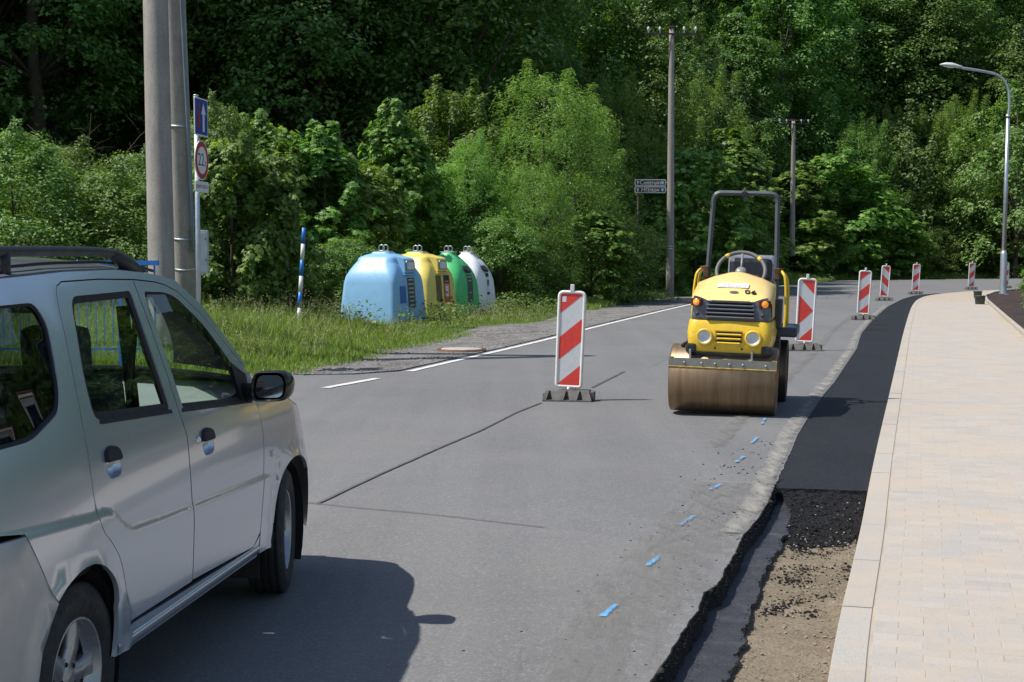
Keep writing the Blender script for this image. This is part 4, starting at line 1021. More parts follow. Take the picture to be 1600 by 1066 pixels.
# front scraper carrier
m = MB(); m.box((0, -.30, .505), (1.045, .012, .075)); m.box((0, -.285, .545), (1.02, .04, .008)); m.build('scraper_bar', simple('scraper_steel', (.27, .27, .245), .45, .6, var=.2, dirt=(.30, .22, .05), dirt_amt=.4), rol)
m = MB(); m.box((0, -.306, .455), (1.04, .02, .03), Euler((R(20), 0, 0))); [m.box((s * .50, -.29, .50), (.05, .03, .12)) for s in (-1, 1)]; m.build('scraper_blade', simple('ochre_stained_steel', (.36, .25, .06), .7, .2, var=.4, sc=18), rol)
bolt = None
for x in (-.37, -.2, -.07, .07, .2, .42):
    m = MB(); m.lathe([(0, .010), (.009, .010), (.012, .006), (.014, 0)], Matrix.Translation((x, -.307, .505)) @ Matrix.Rotation(R(90), 4, 'X'), 8); m.build('bolt', M['sign_back'], rol)
for s in (-1, 1):
    m = MB(); m.box((s * .30 - .02, -.26, .58), (.022, .03, .12), Euler((R(10), 0, 0)), bev=.006); m.build('scraper_hanger', M['galv'], rol)
# chassis between drums
m = MB(); m.box((0, .42, .60), (.62, 1.1, .10), bev=.01); m.box((0, .68, .45), (.34, .5, .26), bev=.02); m.build('chassis', GRD, rol)
for s in (-1, 1):
    pass
m = MB(); m.box((.10, 1.30, .78), (1.04, .95, .10), bev=.02); m.build('rear_deck', simple('deck_blue_grey', (.05, .065, .085), .5, var=.15), rol)
m = MB(); m.box((0, .92, .66), (.9, .1, .3), bev=.02); m.build('rear_bulkhead', GRD, rol)
# hood: lower yellow nose
def nose_rows(rows, n=14):
    """rows of (z, half width, y front, y back, corner radius) open at the back"""
    out = []
    for (z, hw, yf, yb, r) in rows:
        L = [(-hw, yb, z), (-hw, yf + r, z)]
        for k in range(1, n // 2): a = R(90 * k / (n // 2)); L.append((-hw + r - r * math.cos(a), yf + r - r * math.sin(a), z))
        L.append((-hw + r, yf, z)); L.append((0, yf - .012, z)); L.append((hw - r, yf, z))
        for k in range(1, n // 2): a = R(90 - 90 * k / (n // 2)); L.append((hw - r + r * math.cos(a), yf + r - r * math.sin(a), z))
        L += [(hw, yf + r, z), (hw, yb, z)]; out.append(L)
    return out
m = MB(); nr = nose_rows([(.60, .36, -.235, .8, .08), (.625, .385, -.25, .8, .08), (.70, .405, -.262, .8, .08), (.80, .415, -.255, .8, .09), (.90, .405, -.235, .8, .09), (.925, .40, -.22, .8, .09)]); m.grid(nr, True)
m.add(nr[0], [tuple(range(len(nr[0])))]); m.add(nr[-1], [tuple(range(len(nr[0])))]); m.build('lower_nose', Y1, rol)
m = MB(); nr = nose_rows([(.545, .30, -.20, .7, .06), (.60, .385, -.245, .7, .07), (.618, .395, -.256, .7, .08)]); m.grid(nr, True); m.add(nr[0], [tuple(range(len(nr[0])))]); m.build('bumper', GRD, rol)
for s in (-1, 1):
    m = MB(); m.T = Matrix.Translation((s * .365, -.235, .635)) @ Matrix.Rotation(R(90), 4, 'X'); m.lathe([(.0, .0), (.016, .0), (.018, .014), (.034, .012), (.046, .0), (.06, -.04)], n=16); m.box((-s * .0, .015, .02), (.10, .09, .045), bev=.021); m.build('corner_buffer', M['black_plastic'], rol)
    m = MB(); m.T = Matrix.Translation((s * .235, -.284, .765)) @ Matrix.Rotation(R(90), 4, 'X')
    m.lathe([(.062, .012), (.072, .016), (.082, .010), (.084, -.02)], n=28); hl = m.build('headlight', Y1, rol)
    m = MB(); m.T = Matrix.Translation((s * .235, -.284, .765)) @ Matrix.Rotation(R(90), 4, 'X'); m.lathe([(0, -.02), (.02, -.02), (.055, -.002), (.062, .012)], n=28); m.build('reflector', simple('lamp_reflector', (.72, .72, .70), .45, .1, var=.12, sc=40, bump=.8, bsc=60), hl)
    m = MB(); m.T = Matrix.Translation((s * .235, -.284, .765)) @ Matrix.Rotation(R(90), 4, 'X'); m.lathe([(0, .020), (.03, .018), (.062, .012)], n=28)
    m.build('lens', M['clear_glass'], hl)
for k in range(3):
    z = .815 - k * .042
    m = MB(); m.box((0.0, -.272, z), (.245, .012, .016)); m.build('vent_slot', M['dark'], rol)
    m = MB(); m.box((0.0, -.280, z - .019), (.24 - k * .01, .022, .014), Euler((R(-25), 0, 0)), bev=.003); m.build('vent_slat', Y1, rol)
m = MB(); m.box((0, -.266, .757), (.27, .004, .15)); m.build('vent_surround', simple('vent_ochre', (.50, .32, .03), .5), rol)
for x, z in ((-.345, .80), (.345, .80), (-.13, .66), (.13, .66)):
    m = MB(); m.T = Matrix.Translation((x, -.262 if abs(x) < .3 else -.245, z)) @ Matrix.Rotation(R(90), 4, 'X'); m.lathe([(0, .006), (.008, .006), (.013, .0)], n=10); m.build('screw', M['rust'], rol)
# grey grille band
m = MB(); nr = nose_rows([(.925, .375, -.20, .75, .09), (.935, .385, -.215, .75, .09), (1.0, .385, -.205, .75, .1), (1.08, .378, -.19, .75, .1), (1.112, .370, -.175, .75, .1)]); m.grid(nr, True); m.add(nr[-1], [tuple(range(len(nr[0])))]); m.add(nr[0], [tuple(range(len(nr[0])))]); m.build('grille_band', GR, rol)
m = MB(); m.prism(roundpoly([(-.235, .945), (.235, .945), (.215, 1.115), (-.21, 1.12)], .015, 2), 0, .004, Matrix.Translation((0, -.2, 0)) @ Matrix.Rotation(R(82), 4, 'X') @ Matrix.Identity(4)) if False else None
m = MB(); m.add([(-.235, -.232, .95), (.235, -.232, .95), (.22, -.200, 1.10), (-.22, -.200, 1.10)], [(0, 1, 2, 3)]); m.build('grille_opening', M['dark'], rol)
for k in range(5):
    z = .955 + k * .038; y = -.238 + (z - .95) * .21
    m = MB(); m.box((0, y, z), (.475 - k * .006, .05, .012), Euler((R(-28), 0, 0)), bev=.004); m.build('grille_slat', GR, rol)
for s in (-1, 1):
    m = MB(); m.prism(roundpoly([(s * .20, 1.112), (s * .235, .94), (s * .30, .945), (s * .365, 1.0), (s * .362, 1.165), (s * .31, 1.155)][::s], .015, 2), .196, .214, Matrix.Rotation(R(90), 4, 'X')); cheek = m.build('grille_cheek', GR, rol)
    cheek.rotation_euler = (R(0), 0, 0)
    m = MB(); m.T = Matrix.Translation((s * .315, -.225, .985)) @ Matrix.Rotation(R(90), 4, 'X'); m.lathe([(0, .004), (.014, .004), (.018, 0)], n=12); m.build('screw', M['black_plastic'], rol)
    ang = s * R(20)
    m = MB(); m.T = Matrix.Translation((s * .318, -.172, 1.100)) @ Matrix.Rotation(ang, 4, 'Z'); m.box((0, -.02, 0), (.115, .07, .075), bev=.012); hs = m.build('indicator_housing', simple('dark_red_lens', (.10, .015, .01), .25), rol)
    m = MB(); m.T = Matrix.Translation((s * .333, -.232, 1.100)) @ Matrix.Rotation(ang, 4, 'Z') @ Matrix.Rotation(R(90), 4, 'X'); m.lathe([(0, .012), (.02, .010), (.034, .0)], n=20)
    e = NT('orange_lens'); e.set(Base_Color=(.95, .30, .02), Roughness=.15); e.b.inputs['Emission Color'].default_value = (1, .33, .03, 1); e.b.inputs['Emission Strength'].default_value = .28; m.build('indicator_lens', e.mat, hs)
    m = MB(); m.T = Matrix.Translation((s * .333, -.246, 1.100)) @ Matrix.Rotation(ang, 4, 'Z') @ Matrix.Rotation(R(90), 4, 'X'); m.lathe([(0, .002), (.010, .0)], n=12); m.build('bulb', simple('bulb_glow', (.9, .75, .4), .2), hs)
m = MB(); m.box((0, -.215, 1.112), (.38, .03, .026), Euler((R(-10), 0, 0)), bev=.008); m.build('grille_brow', GRD, rol)
# upper yellow hood: rows along y
def hood_profile(y):
    u = (y + .19) / .80
    return .375 - .14 * max(0, u) ** 1.6, 1.110 + .285 * max(0, min(1, u)) ** .60      # half width top, crown height
rows = []
ys = [-.195, -.17, -.12, -.05, .04, .14, .26, .38, .48, .56, .62]
for y in ys:
    hw, zc = hood_profile(y); L = []; u_ = (y + .19) / .8
    hb = .395 if y > 0 else .375 + .02 * (y + .2) / .2; zb = .95 if y > .02 else 1.10
    L.append((-hb, y + .02, zb))
    for k in range(13):
        x = -1 + 2 * k / 12; ax = abs(x)
        L.append((x * (hw + (hb - hw) * ax ** 5), y - .03 * (1 - x * x) * (1 if y < 0 else 0), zc - (zc - 1.10) * .28 * ax ** 2.2 + (.03 * max(0, ax - .6) / .4 * max(0, 1 - max(0, u_) * 6)) - (.035 if ax == 1 else 0)))
    L.append((hb, y + .02, zb)); rows.append(L)
rows.append([(x * .9, .66, min(z, 1.30)) for (x, y, z) in rows[-1]])
m = MB(); m.grid(rows, True); m.add(rows[0], [tuple(range(len(rows[0])))]); m.build('hood', Y2, rol)
m = MB(); m.grid([[(x, .66, z) for (x, y, z) in rows[-1]], [(x, .70, .85) for (x, y, z) in rows[-1]]], False); m.box((0, .4, 1.0), (.76, .6, .2)); m.build('hood_back', GRD, rol)
def hood_pt(x, y, up=.004):
    hw, zc = hood_profile(y); a = min(1, abs(x) / hw); p = Vector((x, y - (.03 * (1 - (x / hw) ** 2) if y < 0 else 0), zc - (zc - 1.10) * .28 * a ** 2.2)); return p
y0, y1 = .02, .17; pA = hood_pt(0, y0); pB = hood_pt(0, y1); ty = (pB - pA).normalized(); nz = Vector((1, 0, 0)).cross(ty)
HM = Matrix.Translation((pA + pB) / 2 + nz * .004) @ Matrix(((1, ty.x, nz.x, 0), (0, ty.y, nz.y, 0), (0, ty.z, nz.z, 0), (0, 0, 0, 1)))
m = MB(); m.prism(roundpoly([(-.16, -.066), (.15, -.066), (.15, .066), (-.16, .066)], .01, 2), 0, .004, HM); lab = m.build('hire_label', M['label_white'], rol)
grey_ink = simple('blue_grey_print', (.30, .32, .40), .5)
text('label_text', 'RENTAL', .040, grey_ink, lab, HM @ Matrix.Translation((0, 0, .0045)), sx=1.3)
text('label_text', 'STAVEBNÍ STROJE', .030, simple('faint_print', (.52, .53, .57), .5), lab, HM @ Matrix.Translation((0, .04, .0045)), sx=1.0)
text('label_text', '000 000 000', .032, grey_ink, lab, HM @ Matrix.Translation((0, -.042, .0045)), sx=1.2) if False else None
m = MB(); [m.box((x, -.044, .005), (.014, .016, .0006)) for x in (-.12, -.10, -.08, -.045, -.025, -.005, .03, .05, .07, .10, .12)]; [setattr(m, 'v', [tuple(HM @ Vector(v)) for v in m.v])]; m.build('label_print', grey_ink, lab)
def hood_M(x, y, up=.003):
    a = hood_pt(x, y); tx = (hood_pt(x + .03, y) - hood_pt(x - .03, y)).normalized(); t2 = (hood_pt(x, y + .03) - hood_pt(x, y - .03)).normalized(); nn_ = tx.cross(t2).normalized(); t2 = nn_.cross(tx)
    return Matrix.Translation(a + nn_ * up) @ Matrix(((tx.x, t2.x, nn_.x, 0), (tx.y, t2.y, nn_.y, 0), (tx.z, t2.z, nn_.z, 0), (0, 0, 0, 1)))
HM2 = hood_M(.02, -.07, .002)
m = MB(); m.prism([(.045 * math.cos(a), .026 * math.sin(a)) for a in [2 * math.pi * k / 20 for k in range(20)]], 0, .005, HM2); em = m.build('emblem', simple('emblem_grey', (.33, .22, .17), .3, .6), rol)
m = MB(); m.prism([(.028 * math.cos(a), .012 * math.sin(a)) for a in [2 * math.pi * k / 16 for k in range(16)]], .005, .007, HM2); m.build('emblem_core', simple('emblem_blue', (.08, .10, .22), .3), em)
text('fleet_number', '06', .13, M['black_ink'], rol, hood_M(.18, -.05, .006), sx=.95, thick=.004)
# steering wheel and column, seat, roll bar, rails
rol.rotation_euler = (0, R(1.8), yaw); rol.location.z = .012
sc_ = Vector((0.02, .78, 1.40)); tilt = Matrix.Translation(sc_) @ Matrix.Rotation(R(52), 4, 'X')
m = MB(); m.T = tilt; m.tube([(.25 * math.cos(a), .25 * math.sin(a), 0) for a in [2 * math.pi * k / 36 for k in range(36)]], .021, 10, closed=True); sw = m.build('steering_wheel', simple('grey_grip', (.13, .13, .125), .6, var=.15), rol)
m = MB(); m.T = tilt; m.lathe([(0, .02), (.045, .02), (.06, .0), (.05, -.03), (0, -.04)], n=20); [m.tube([(0, 0, -.01), (.24 * math.cos(a), .24 * math.sin(a), 0)], .012, 6) for a in (R(90), R(210), R(330))]; m.build('wheel_hub', simple('hub_grey', (.22, .22, .20), .4), sw)
for a0 in (R(42), R(128)):
    m = MB(); m.T = tilt; m.tube([(.25 * math.cos(a0 + d), .25 * math.sin(a0 + d), 0) for d in (-.09, -.03, .03, .09)], .0235, 10); m.build('yellow_tape', Y1, sw)
m = MB(); m.tube([(0.02, .62, 1.05), (0.02, .74, 1.36)], .04, 12); m.box((0.02, .68, 1.28), (.42, .12, .16), Euler((R(-30), 0, 0)), bev=.03); m.build('dashboard', M['black_plastic'], rol)
m = MB(); m.box((.08, 1.22, 1.08), (.46, .44, .12), bev=.05); m.box((.08, 1.42, 1.33), (.46, .13, .42), Euler((R(-12), 0, 0)), bev=.055); seat = m.build('seat', simple('black_vinyl', (.015, .015, .017), .35, bump=.2, bsc=25), rol)
m = MB(); m.box((.08, 1.49, 1.36), (.50, .05, .44), Euler((R(-12), 0, 0)), bev=.03); m.build('seat_shell', simple('silver_seat_shell', (.33, .36, .42), .25, .4), seat)
for s in (-1, 1):
    m = MB(); m.box((.08 + s * .23, 1.15, 1.28), (.06, .30, .05), bev=.02); m.build('armrest', M['black_plastic'], seat)
zt_ = 2.225
m = MB(); ring = roundpoly([(-.375, .98), (-.325, zt_), (.345, zt_), (.375, .98)], [0, .085, .085, 0], 6)
m.tube([(p[0], 1.12 if p[1] < 1.0 else 1.12, p[1]) for p in ring], .026, 4, smooth=False); rb = m.build('roll_bar', simple('roll_bar_grey', (.075, .085, .10), .45, var=.1), rol)
m = MB(); m.box((.0, 1.075, zt_ - .01), (.05, .05, .05)); m.box((.01, 1.06, zt_ - .055), (.035, .02, .07)); m.cyl((0, 1.12, zt_), (0, 1.12, zt_ + .06), .008, 8); m.build('beacon_bracket', M['black_plastic'], rb)
for s in (-1, 1):
    m = MB(); m.prism([(s * .30, zt_ - .02), (s * .345, zt_ - .02), (s * .355, zt_ - .17), (s * .33, zt_ - .10)][::s], -1.135, -1.105, Matrix.Rotation(R(90), 4, 'X')); m.build('gusset', rb.data.materials[0], rb)
    m = MB(); m.box((s * .372, 1.10, 1.38), (.058, .07, .13), bev=.01); m.cyl((s * .33, 1.10, 1.43), (s * .44, 1.10, 1.43), .010, 8); m.build('hinge_bracket', M['rust'], rb)
    m = MB(); P = [(s * .48, .98, .78), (s * .49, 1.0, 1.0), (s * .475, 1.02, 1.33), (s * .44, 1.04, 1.40), (s * .40, 1.20, 1.42), (s * .47, 1.42, 1.36), (s * .49, 1.52, 1.2), (s * .49, 1.52, .80)]
    m.tube([Vector(p) for p in chaikin(P, 2, False)], .015, 10); m.build('hand_rail', Y1, rol)
m = MB(); m.box((0, 1.13, .93), (.84, .14, .22), bev=.02); m.build('rear_body', simple('rear_body_dark', (.06, .07, .085), .5), rol)
m = MB(); m.box((.40, .72, .98), (.13, .30, .30), bev=.02); m.build('side_tank', GRD, rol)
m = MB(); m.tube([(-.40, -.15, .72), (-.46, -.12, .66), (-.45, -.05, .55), (-.38, .0, .5)], .02, 8); m.tube([(-.34, -.23, .62), (-.36, -.26, .57), (-.28, -.25, .55), (-.2, -.2, .60)], .014, 8); m.build('hose', M['black_plastic'], rol)

for ch in rol.children:
    if 'drum' in ch.name or 'scraper' in ch.name or 'bolt' in ch.name: continue
    ch.location.x += .055 if ch.name.startswith(('roll_bar',)) else .05
# ================================================================== silver car
def carT(s, z):
    z = max(0, min(1.7, z)); s = max(-1, min(3.1, s))
    if z < .93: t = .80 - .03 * max(0, (.45 - z) / .3) ** 2 - .03 * max(0, (z - .6) / .33) ** 2
    else: t = .77 - .16 * ((z - .93) / .57) ** 1.15
    if z < .75: t += .018 * math.exp(-((s - 2.5) / .3) ** 2) * min(1, (.75 - z) / .15)
    if s > 2.38: t -= .36 * (s - 2.38) ** 2.0 * (1 + 1.6 * max(0, z - .5))
    if s < .2: t -= .06 * ((.2 - s) / .9) ** 2
    if s < -.45: t -= .9 * (-.45 - s) ** 2
    return t
CR = [(-.487, .813), (-.367, .806), (.055, .778), (.125, .78), (.20, .765), (.27, .715), (.345, .684), (.917, .656), (1.848, .622), (2.05, .60)]
def crease(s): return float(np.interp(s, [c[0] for c in CR], [c[1] for c in CR]))
def surf(s, z, off=0.0):
    t = carT(s, z) + off
    if -.6 < s < 2.06 and z > .2:
        k = min(1, max(0, (crease(s) - z) / .034 + .5)); k = k * k * (3 - 2 * k); f = 1 if s < 1.85 else max(0, (2.06 - s) / .21)
        t += .0055 * k * f
    for (cs, cz, rr) in ((-.06, .30, .335), (2.27, .30, .345)):
        r = math.hypot(s - cs, z - cz); t += .012 * math.exp(-((r - rr) / .028) ** 2) if r > rr - .03 else 0
    return t
O_ = Vector((-1.32, 4.31, 0)) - Vector((math.cos(R(6.5)), -math.sin(R(6.5)), 0)) * .77
car = empty('parked_car', O_, -R(6.5), 'silver compact five-door car with black roof rails passing at the left edge', 'car')
paint = NT('silver_paint'); co = paint.coord()
fl = paint.noise(900, 2, .5, co)
paint.set(Base_Color=paint.mix(paint.ramp(paint.noise(5, 6, .7, co), [(.5, 0.0), (.8, .25)]), (.56, .625, .715), (.50, .52, .54)), Metallic=.65, Roughness=.25)
paint.b.inputs['Coat Weight'].default_value = .9; paint.b.inputs['Coat Roughness'].default_value = .06
PAINT = paint.mat
gm = NT('tinted_glass'); gl_ = gm.N('ShaderNodeBsdfTransparent'); gl_.inputs[0].default_value = (.80, .88, .85, 1); gs = gm.N('ShaderNodeBsdfGlossy'); gs.inputs['Roughness'].default_value = .01
fr = gm.N('ShaderNodeFresnel'); geo_ = gm.N('ShaderNodeNewGeometry'); gm.L(gm.math('SUBTRACT', 1.5, gm.math('MULTIPLY', geo_.outputs['Backfacing'], .8333)), fr.inputs[0]); mx = gm.N('ShaderNodeMixShader'); gm.L(fr.outputs[0], mx.inputs[0]); gm.L(gl_.outputs[0], mx.inputs[1]); gm.L(gs.outputs[0], mx.inputs[2]); gm.L(mx.outputs[0], gm.out.inputs[0])
GLASS = gm.mat
gm = NT('dark_glass'); gl_ = gm.N('ShaderNodeBsdfTransparent'); gl_.inputs[0].default_value = (.24, .28, .31, 1); gs = gm.N('ShaderNodeBsdfGlossy'); gs.inputs['Roughness'].default_value = .01
fr = gm.N('ShaderNodeFresnel'); geo_ = gm.N('ShaderNodeNewGeometry'); gm.L(gm.math('SUBTRACT', 1.5, gm.math('MULTIPLY', geo_.outputs['Backfacing'], .8333)), fr.inputs[0]); mx = gm.N('ShaderNodeMixShader'); gm.L(fr.outputs[0], mx.inputs[0]); gm.L(gl_.outputs[0], mx.inputs[1]); gm.L(gs.outputs[0], mx.inputs[2]); gm.L(mx.outputs[0], gm.out.inputs[0])
DGLASS = gm.mat
TRIM = simple('car_black_trim', (.009, .009, .010), .7); CLOTH = simple('seat_cloth', (.045, .048, .058), .85, var=.2, sc=30); DASH = simple('dashboard_grey', (.30, .33, .32), .65); CLAD = simple('bumper_silver', (.45, .465, .48), .35, .5)
def mirrored(fn):
    for s in (1, -1): fn(s)
def panel(name, outer, holes, mat, parent, off=0.0, step=.05, rim=.016, inset=.0, rimholes=True, both=True, extra_crease=True, z_hi=None):
    ex = []
    if extra_crease:
        s = -.6
        while s < 2.06:
            c = crease(s); ex += [(s, c + d) for d in (-.02, -.011, 0, .011, .02)]; s += .03
    ov, tris, loops = tri_fill(outer, holes, step, extra=ex, edge_step=.03)
    res = []
    for sd in ((1, -1) if both else (1,)):
        mb = MB(); vs = [(sd * surf(s, z, off), s, z) for s, z in ov]
        cc = [tuple(t) if sd > 0 else tuple(t[::-1]) for t in tris]
        mb.add(vs, cc, True)
        for L in (loops if rimholes else loops[:1]):
            n = len(L); a = [(sd * surf(s, z, off), s, z) for s, z in L]; b = [(sd * (surf(s, z, off) - rim), s, z) for s, z in L]
            mb.add(a + b, [(i, (i + 1) % n, n + (i + 1) % n, n + i) for i in range(n)])
        o = mb.build(name, mat, parent, fix=False); res.append(o); me = o.data; nv = len(vs); nl = [(0, 0, 0)] * len(me.loops)
        vn = []
        for s, z in ov:
            e = .004; ts = (surf(s + e, z, off) - surf(s - e, z, off)) / (2 * e); tz = (surf(s, z + e, off) - surf(s, z - e, off)) / (2 * e)
            n_ = Vector((sd, -ts, -tz)).normalized(); vn.append(tuple(n_))
        for p_ in me.polygons:
            for li in p_.loop_indices:
                vi = me.loops[li].vertex_index; nl[li] = vn[vi] if vi < nv else tuple(p_.normal)
        me.normals_split_custom_set(nl)
    return res
winQ = roundpoly([(-.56, 1.435), (.018, 1.442), (.062, 1.371), (.012, 1.179), (-.03, 1.112), (-.234, 1.05), (-.56, 1.045)], [.03, .06, .05, .06, .06, .05, .03], 4)
winR = roundpoly([(.283, 1.452), (.80, 1.458), (.845, 1.023), (.188, 1.060), (.196, 1.193)], [.05, .02, .02, .05, .08], 4)
winF = roundpoly([(.925, 1.452), (1.12, 1.445), (1.236, 1.425), (1.455, 1.305), (1.641, 1.150), (1.70, 1.06), (1.70, .965), (.975, 1.012)], [.02, .05, .06, .05, .05, .04, .03, .02], 3)
handR = roundpoly([(.195, .955), (.315, .955), (.315, .868), (.195, .868)], .05, 5)
handF = roundpoly([(1.105, .905), (1.235, .905), (1.235, .815), (1.105, .815)], .05, 5)
roofgap = [(.21, 1.490), (.253, 1.503), (.56, 1.506), (.871, 1.499), (1.06, 1.487), (1.15, 1.476), (1.27, 1.447), (1.49, 1.337), (1.81, 1.104)]
doorR_rear = [tuple(p) for p in chaikin([(.275, .385), (.268, .487), (.227, .606), (.16, .675), (.095, .725), (.066, .807), (.078, .963), (.116, 1.168), (.149, 1.308), (.172, 1.424), (.188, 1.468)], 1, False)]
g = .0045
doorR = [(.905 - g, .381), (.28 + g, .388)] + [(a + g, b) for a, b in doorR_rear] + [(a, b - g) for a, b in roofgap[:4]] + [(.861 - g, 1.49), (.925 - g, 1.014), (.957 - g, .912), (.937 - g, .80), (.929 - g, .70), (.930 - g, .59)]
doorF = [(1.68, .350), (.905 + g, .385), (.930 + g, .59), (.929 + g, .70), (.937 + g, .80), (.957 + g, .912), (.925 + g, 1.014), (.861 + g, 1.49)] + [(a, b - g) for a, b in roofgap[3:]] + [(1.845, 1.0), (1.875, .90), (1.89 - g, .793), (1.849 - g, .636), (1.775 - g, .397)]
ARCH_R = [(-.238, .584), (-.18, .617), (-.105, .640), (-.035, .646), (.035, .638), (.105, .606), (.165, .550), (.197, .470), (.200, .39), (.188, .300)]
ARCH_R = [tuple(p) for p in chaikin(ARCH_R, 2, False)]
bodyside = [(-.66, .85), (-.368, .806)] + ARCH_R + [(1.74, .295), (1.77, .38), (1.68, .344), (.28, .376)] + [(a, b) for a, b in doorR_rear] + roofgap + \
    [(1.84, 1.112), (1.515, 1.375), (1.29, 1.487), (1.13, 1.508), (.985, 1.521), (.724, 1.534), (.295, 1.532), (-.139, 1.517), (-.45, 1.485), (-.66, 1.42)]
panel('body_side', bodyside, [winQ], PAINT, car, step=.07)
rd_ = panel('rear_door', doorR, [winR, handR], PAINT, car)
fd_ = panel('front_door', doorF, [winF, handF], PAINT, car)
fender = [(1.775, .300), (1.78, .40), (1.853, .636), (1.893, .793), (1.879, .90), (1.85, 1.0), (1.835, 1.085), (1.93, 1.01), (2.2, .955), (2.5, .865), (2.70, .785), (2.80, .70), (2.80, .60), (2.66, .56), (2.59, .515), (2.50, .600), (2.38, .647), (2.24, .645), (2.10, .592), (2.02, .53), (1.975, .46), (1.955, .36), (1.95, .295)]
fender = fender[:13] + [tuple(p) for p in chaikin([(2.61, .545), (2.50, .607), (2.38, .648), (2.25, .648), (2.12, .607), (2.03, .540), (1.975, .455), (1.955, .36), (1.95, .295)], 2, False)]
panel('fender', fender, [], PAINT, car, step=.06)
# front bumper: wraps round
def front_shell(name, z0, z1, s_in, mat, nz=8, off=0.0, smax=3.02, z_round=True):
    mb = MB(); rows = []
    for k in range(nz + 1):
        z = z0 + (z1 - z0) * k / nz; t0 = surf(s_in(z), z) + off; L = []
        sf = smax + off - .05 * max(0, (z - .55) / .3) ** 1.5 - .04 * max(0, (.32 - z) / .12) ** 2
        for j in range(25):
            a = -90 + 180 * j / 24; sa = math.sin(R(a)); ca = max(0, math.cos(R(a)))
            s_edge = max(2.70, s_in(z))
            if j in (0, 24): L.append((math.copysign(surf(s_in(z), z) + off, sa), s_in(z), z)); continue
            tt = surf(s_edge, z) + off
            sq = s_edge + (sf - s_edge) * ca ** .75; L.append((math.copysign(max(0, tt * abs(sa) ** .62 - .42 * (sq - s_edge) * abs(sa)), sa), sq, z))
        # add side point at 2.72
        si = 2.70 if s_in(z) < 2.69 else s_in(z) + .003; L.insert(1, (-(surf(si, z) + off), si, z)); L.insert(-1, (surf(si, z) + off, si, z))
        rows.append(L)
    mb.grid(rows, True); return mb.build(name, mat, car, fix=True)
front_shell('front_bumper', .24, .595, lambda z: 2.61 if z > .5 else 2.655, CLAD)
front_shell('front_grille_panel', .60, .78, lambda z: 2.79, PAINT, nz=4, smax=2.97)
m = MB(); m.box((0, 2.975, .68), (.62, .03, .10), bev=.01); m.build('grille', TRIM, car)
for s in (-1, 1):
    m = MB(); m.T = Matrix.Translation((s * .40, 2.885, .69)) @ Matrix.Rotation(s * R(-28), 4, 'Z'); m.box((0, 0, 0), (.22, .09, .12), bev=.04); m.build('headlight', simple('headlamp_glass', (.6, .62, .63), .08, .3), car)
m = MB(); m.box((0, 2.98, .36), (.9, .04, .12), bev=.02); m.build('air_intake', TRIM, car)
# hood
def hz(s): return float(np.interp(s, [1.80, 1.93, 2.2, 2.5, 2.7, 2.83, 2.95], [1.06, 1.015, .96, .872, .795, .755, .70]))
mb = MB(); rows = []
for s in [1.80, 1.86, 1.93, 2.05, 2.2, 2.35, 2.5, 2.6, 2.7, 2.78, 2.86, 2.92]:
    te = surf(min(s, 2.80), hz(s) - .006) - .002; L = []
    if s > 2.80: te *= 1 - .25 * (s - 2.8) / .12
    for j in range(17):
        x = -1 + 2 * j / 16; L.append((x * te, s + .04 * (1 - x * x), hz(s) + .045 * (1 - abs(x) ** 2.4) - .0))
    rows.append(L)
mb.grid(rows, True); mb.build('hood', PAINT, car)
# roof
def rz(s): return float(np.interp(s, [-.66, -.45, -.139, .295, .724, .985, 1.13, 1.29], [1.42, 1.485, 1.517, 1.532, 1.534, 1.521, 1.508, 1.487]))
mb = MB(); rows = []
for s in [-.66, -.6, -.5, -.38, -.2, 0, .25, .5, .75, .95, 1.1, 1.2, 1.28]:
    te = surf(s, rz(s)); L = []
    for j in range(21):
        x = -1 + 2 * j / 20; ax = abs(x); L.append((math.copysign(te * ax ** .9 if ax < 1 else te, x), s + (.04 * (1 - x * x) if s > 1.1 else 0), rz(s) + .052 * (1 - ax ** 2.6)))
    rows.append(L)
mb.grid(rows, True); mb.build('roof', PAINT, car)
# windscreen
def scr(name, a, b, mat, n=10, bow=.09):
    mb = MB(); rows = []
    for k in range(n + 1):
        u = k / n; s = a[0] + (b[0] - a[0]) * u; z = a[1] + (b[1] - a[1]) * u; te = surf(s, z) - .045; L = []
        for j in range(17):
            x = -1 + 2 * j / 16; L.append((x * te, s + bow * (1 - x * x) * (1 if b[0] > a[0] else -1), z + .045 * (1 - abs(x) ** 2.4)))
        rows.append(L)
    mb.grid(rows, True); return mb.build(name, mat, car)
scr('windscreen', (1.29, 1.478), (1.80, 1.09), GLASS)
for sd in (1, -1):                      # black ceramic border down the screen's sides, added to block sunlight
    mb = MB(); rows = []
    for k in range(9):
        u = k / 8; s = 1.29 + .51 * u; z = 1.478 - .388 * u; te = surf(s, z) - .045; w_ = .80 - .22 * u ** 2
        rows.append([(sd * x * te, s + .09 * (1 - x * x) - .008, z + .045 * (1 - x ** 2.4) - .006) for x in (1.0, (1 + w_) / 2, w_)])
    mb.grid(rows, True); mb.build('screen_sun_border', TRIM, car)
for sd in (1, -1):
    mb = MB(); rows = []
    for k in range(9):
        u = k / 8; s = 1.29 + (1.835 - 1.29) * u; z = float(np.interp(s, [1.29, 1.515, 1.84], [1.487, 1.375, 1.105])); te = surf(s, z)
        rows.append([(sd * te, s, z), (sd * (te - .045), s + .012, z + .004), (sd * (te - .05), s, z - .01)])
    mb.grid(rows, True); mb.build('a_pillar', PAINT, car)
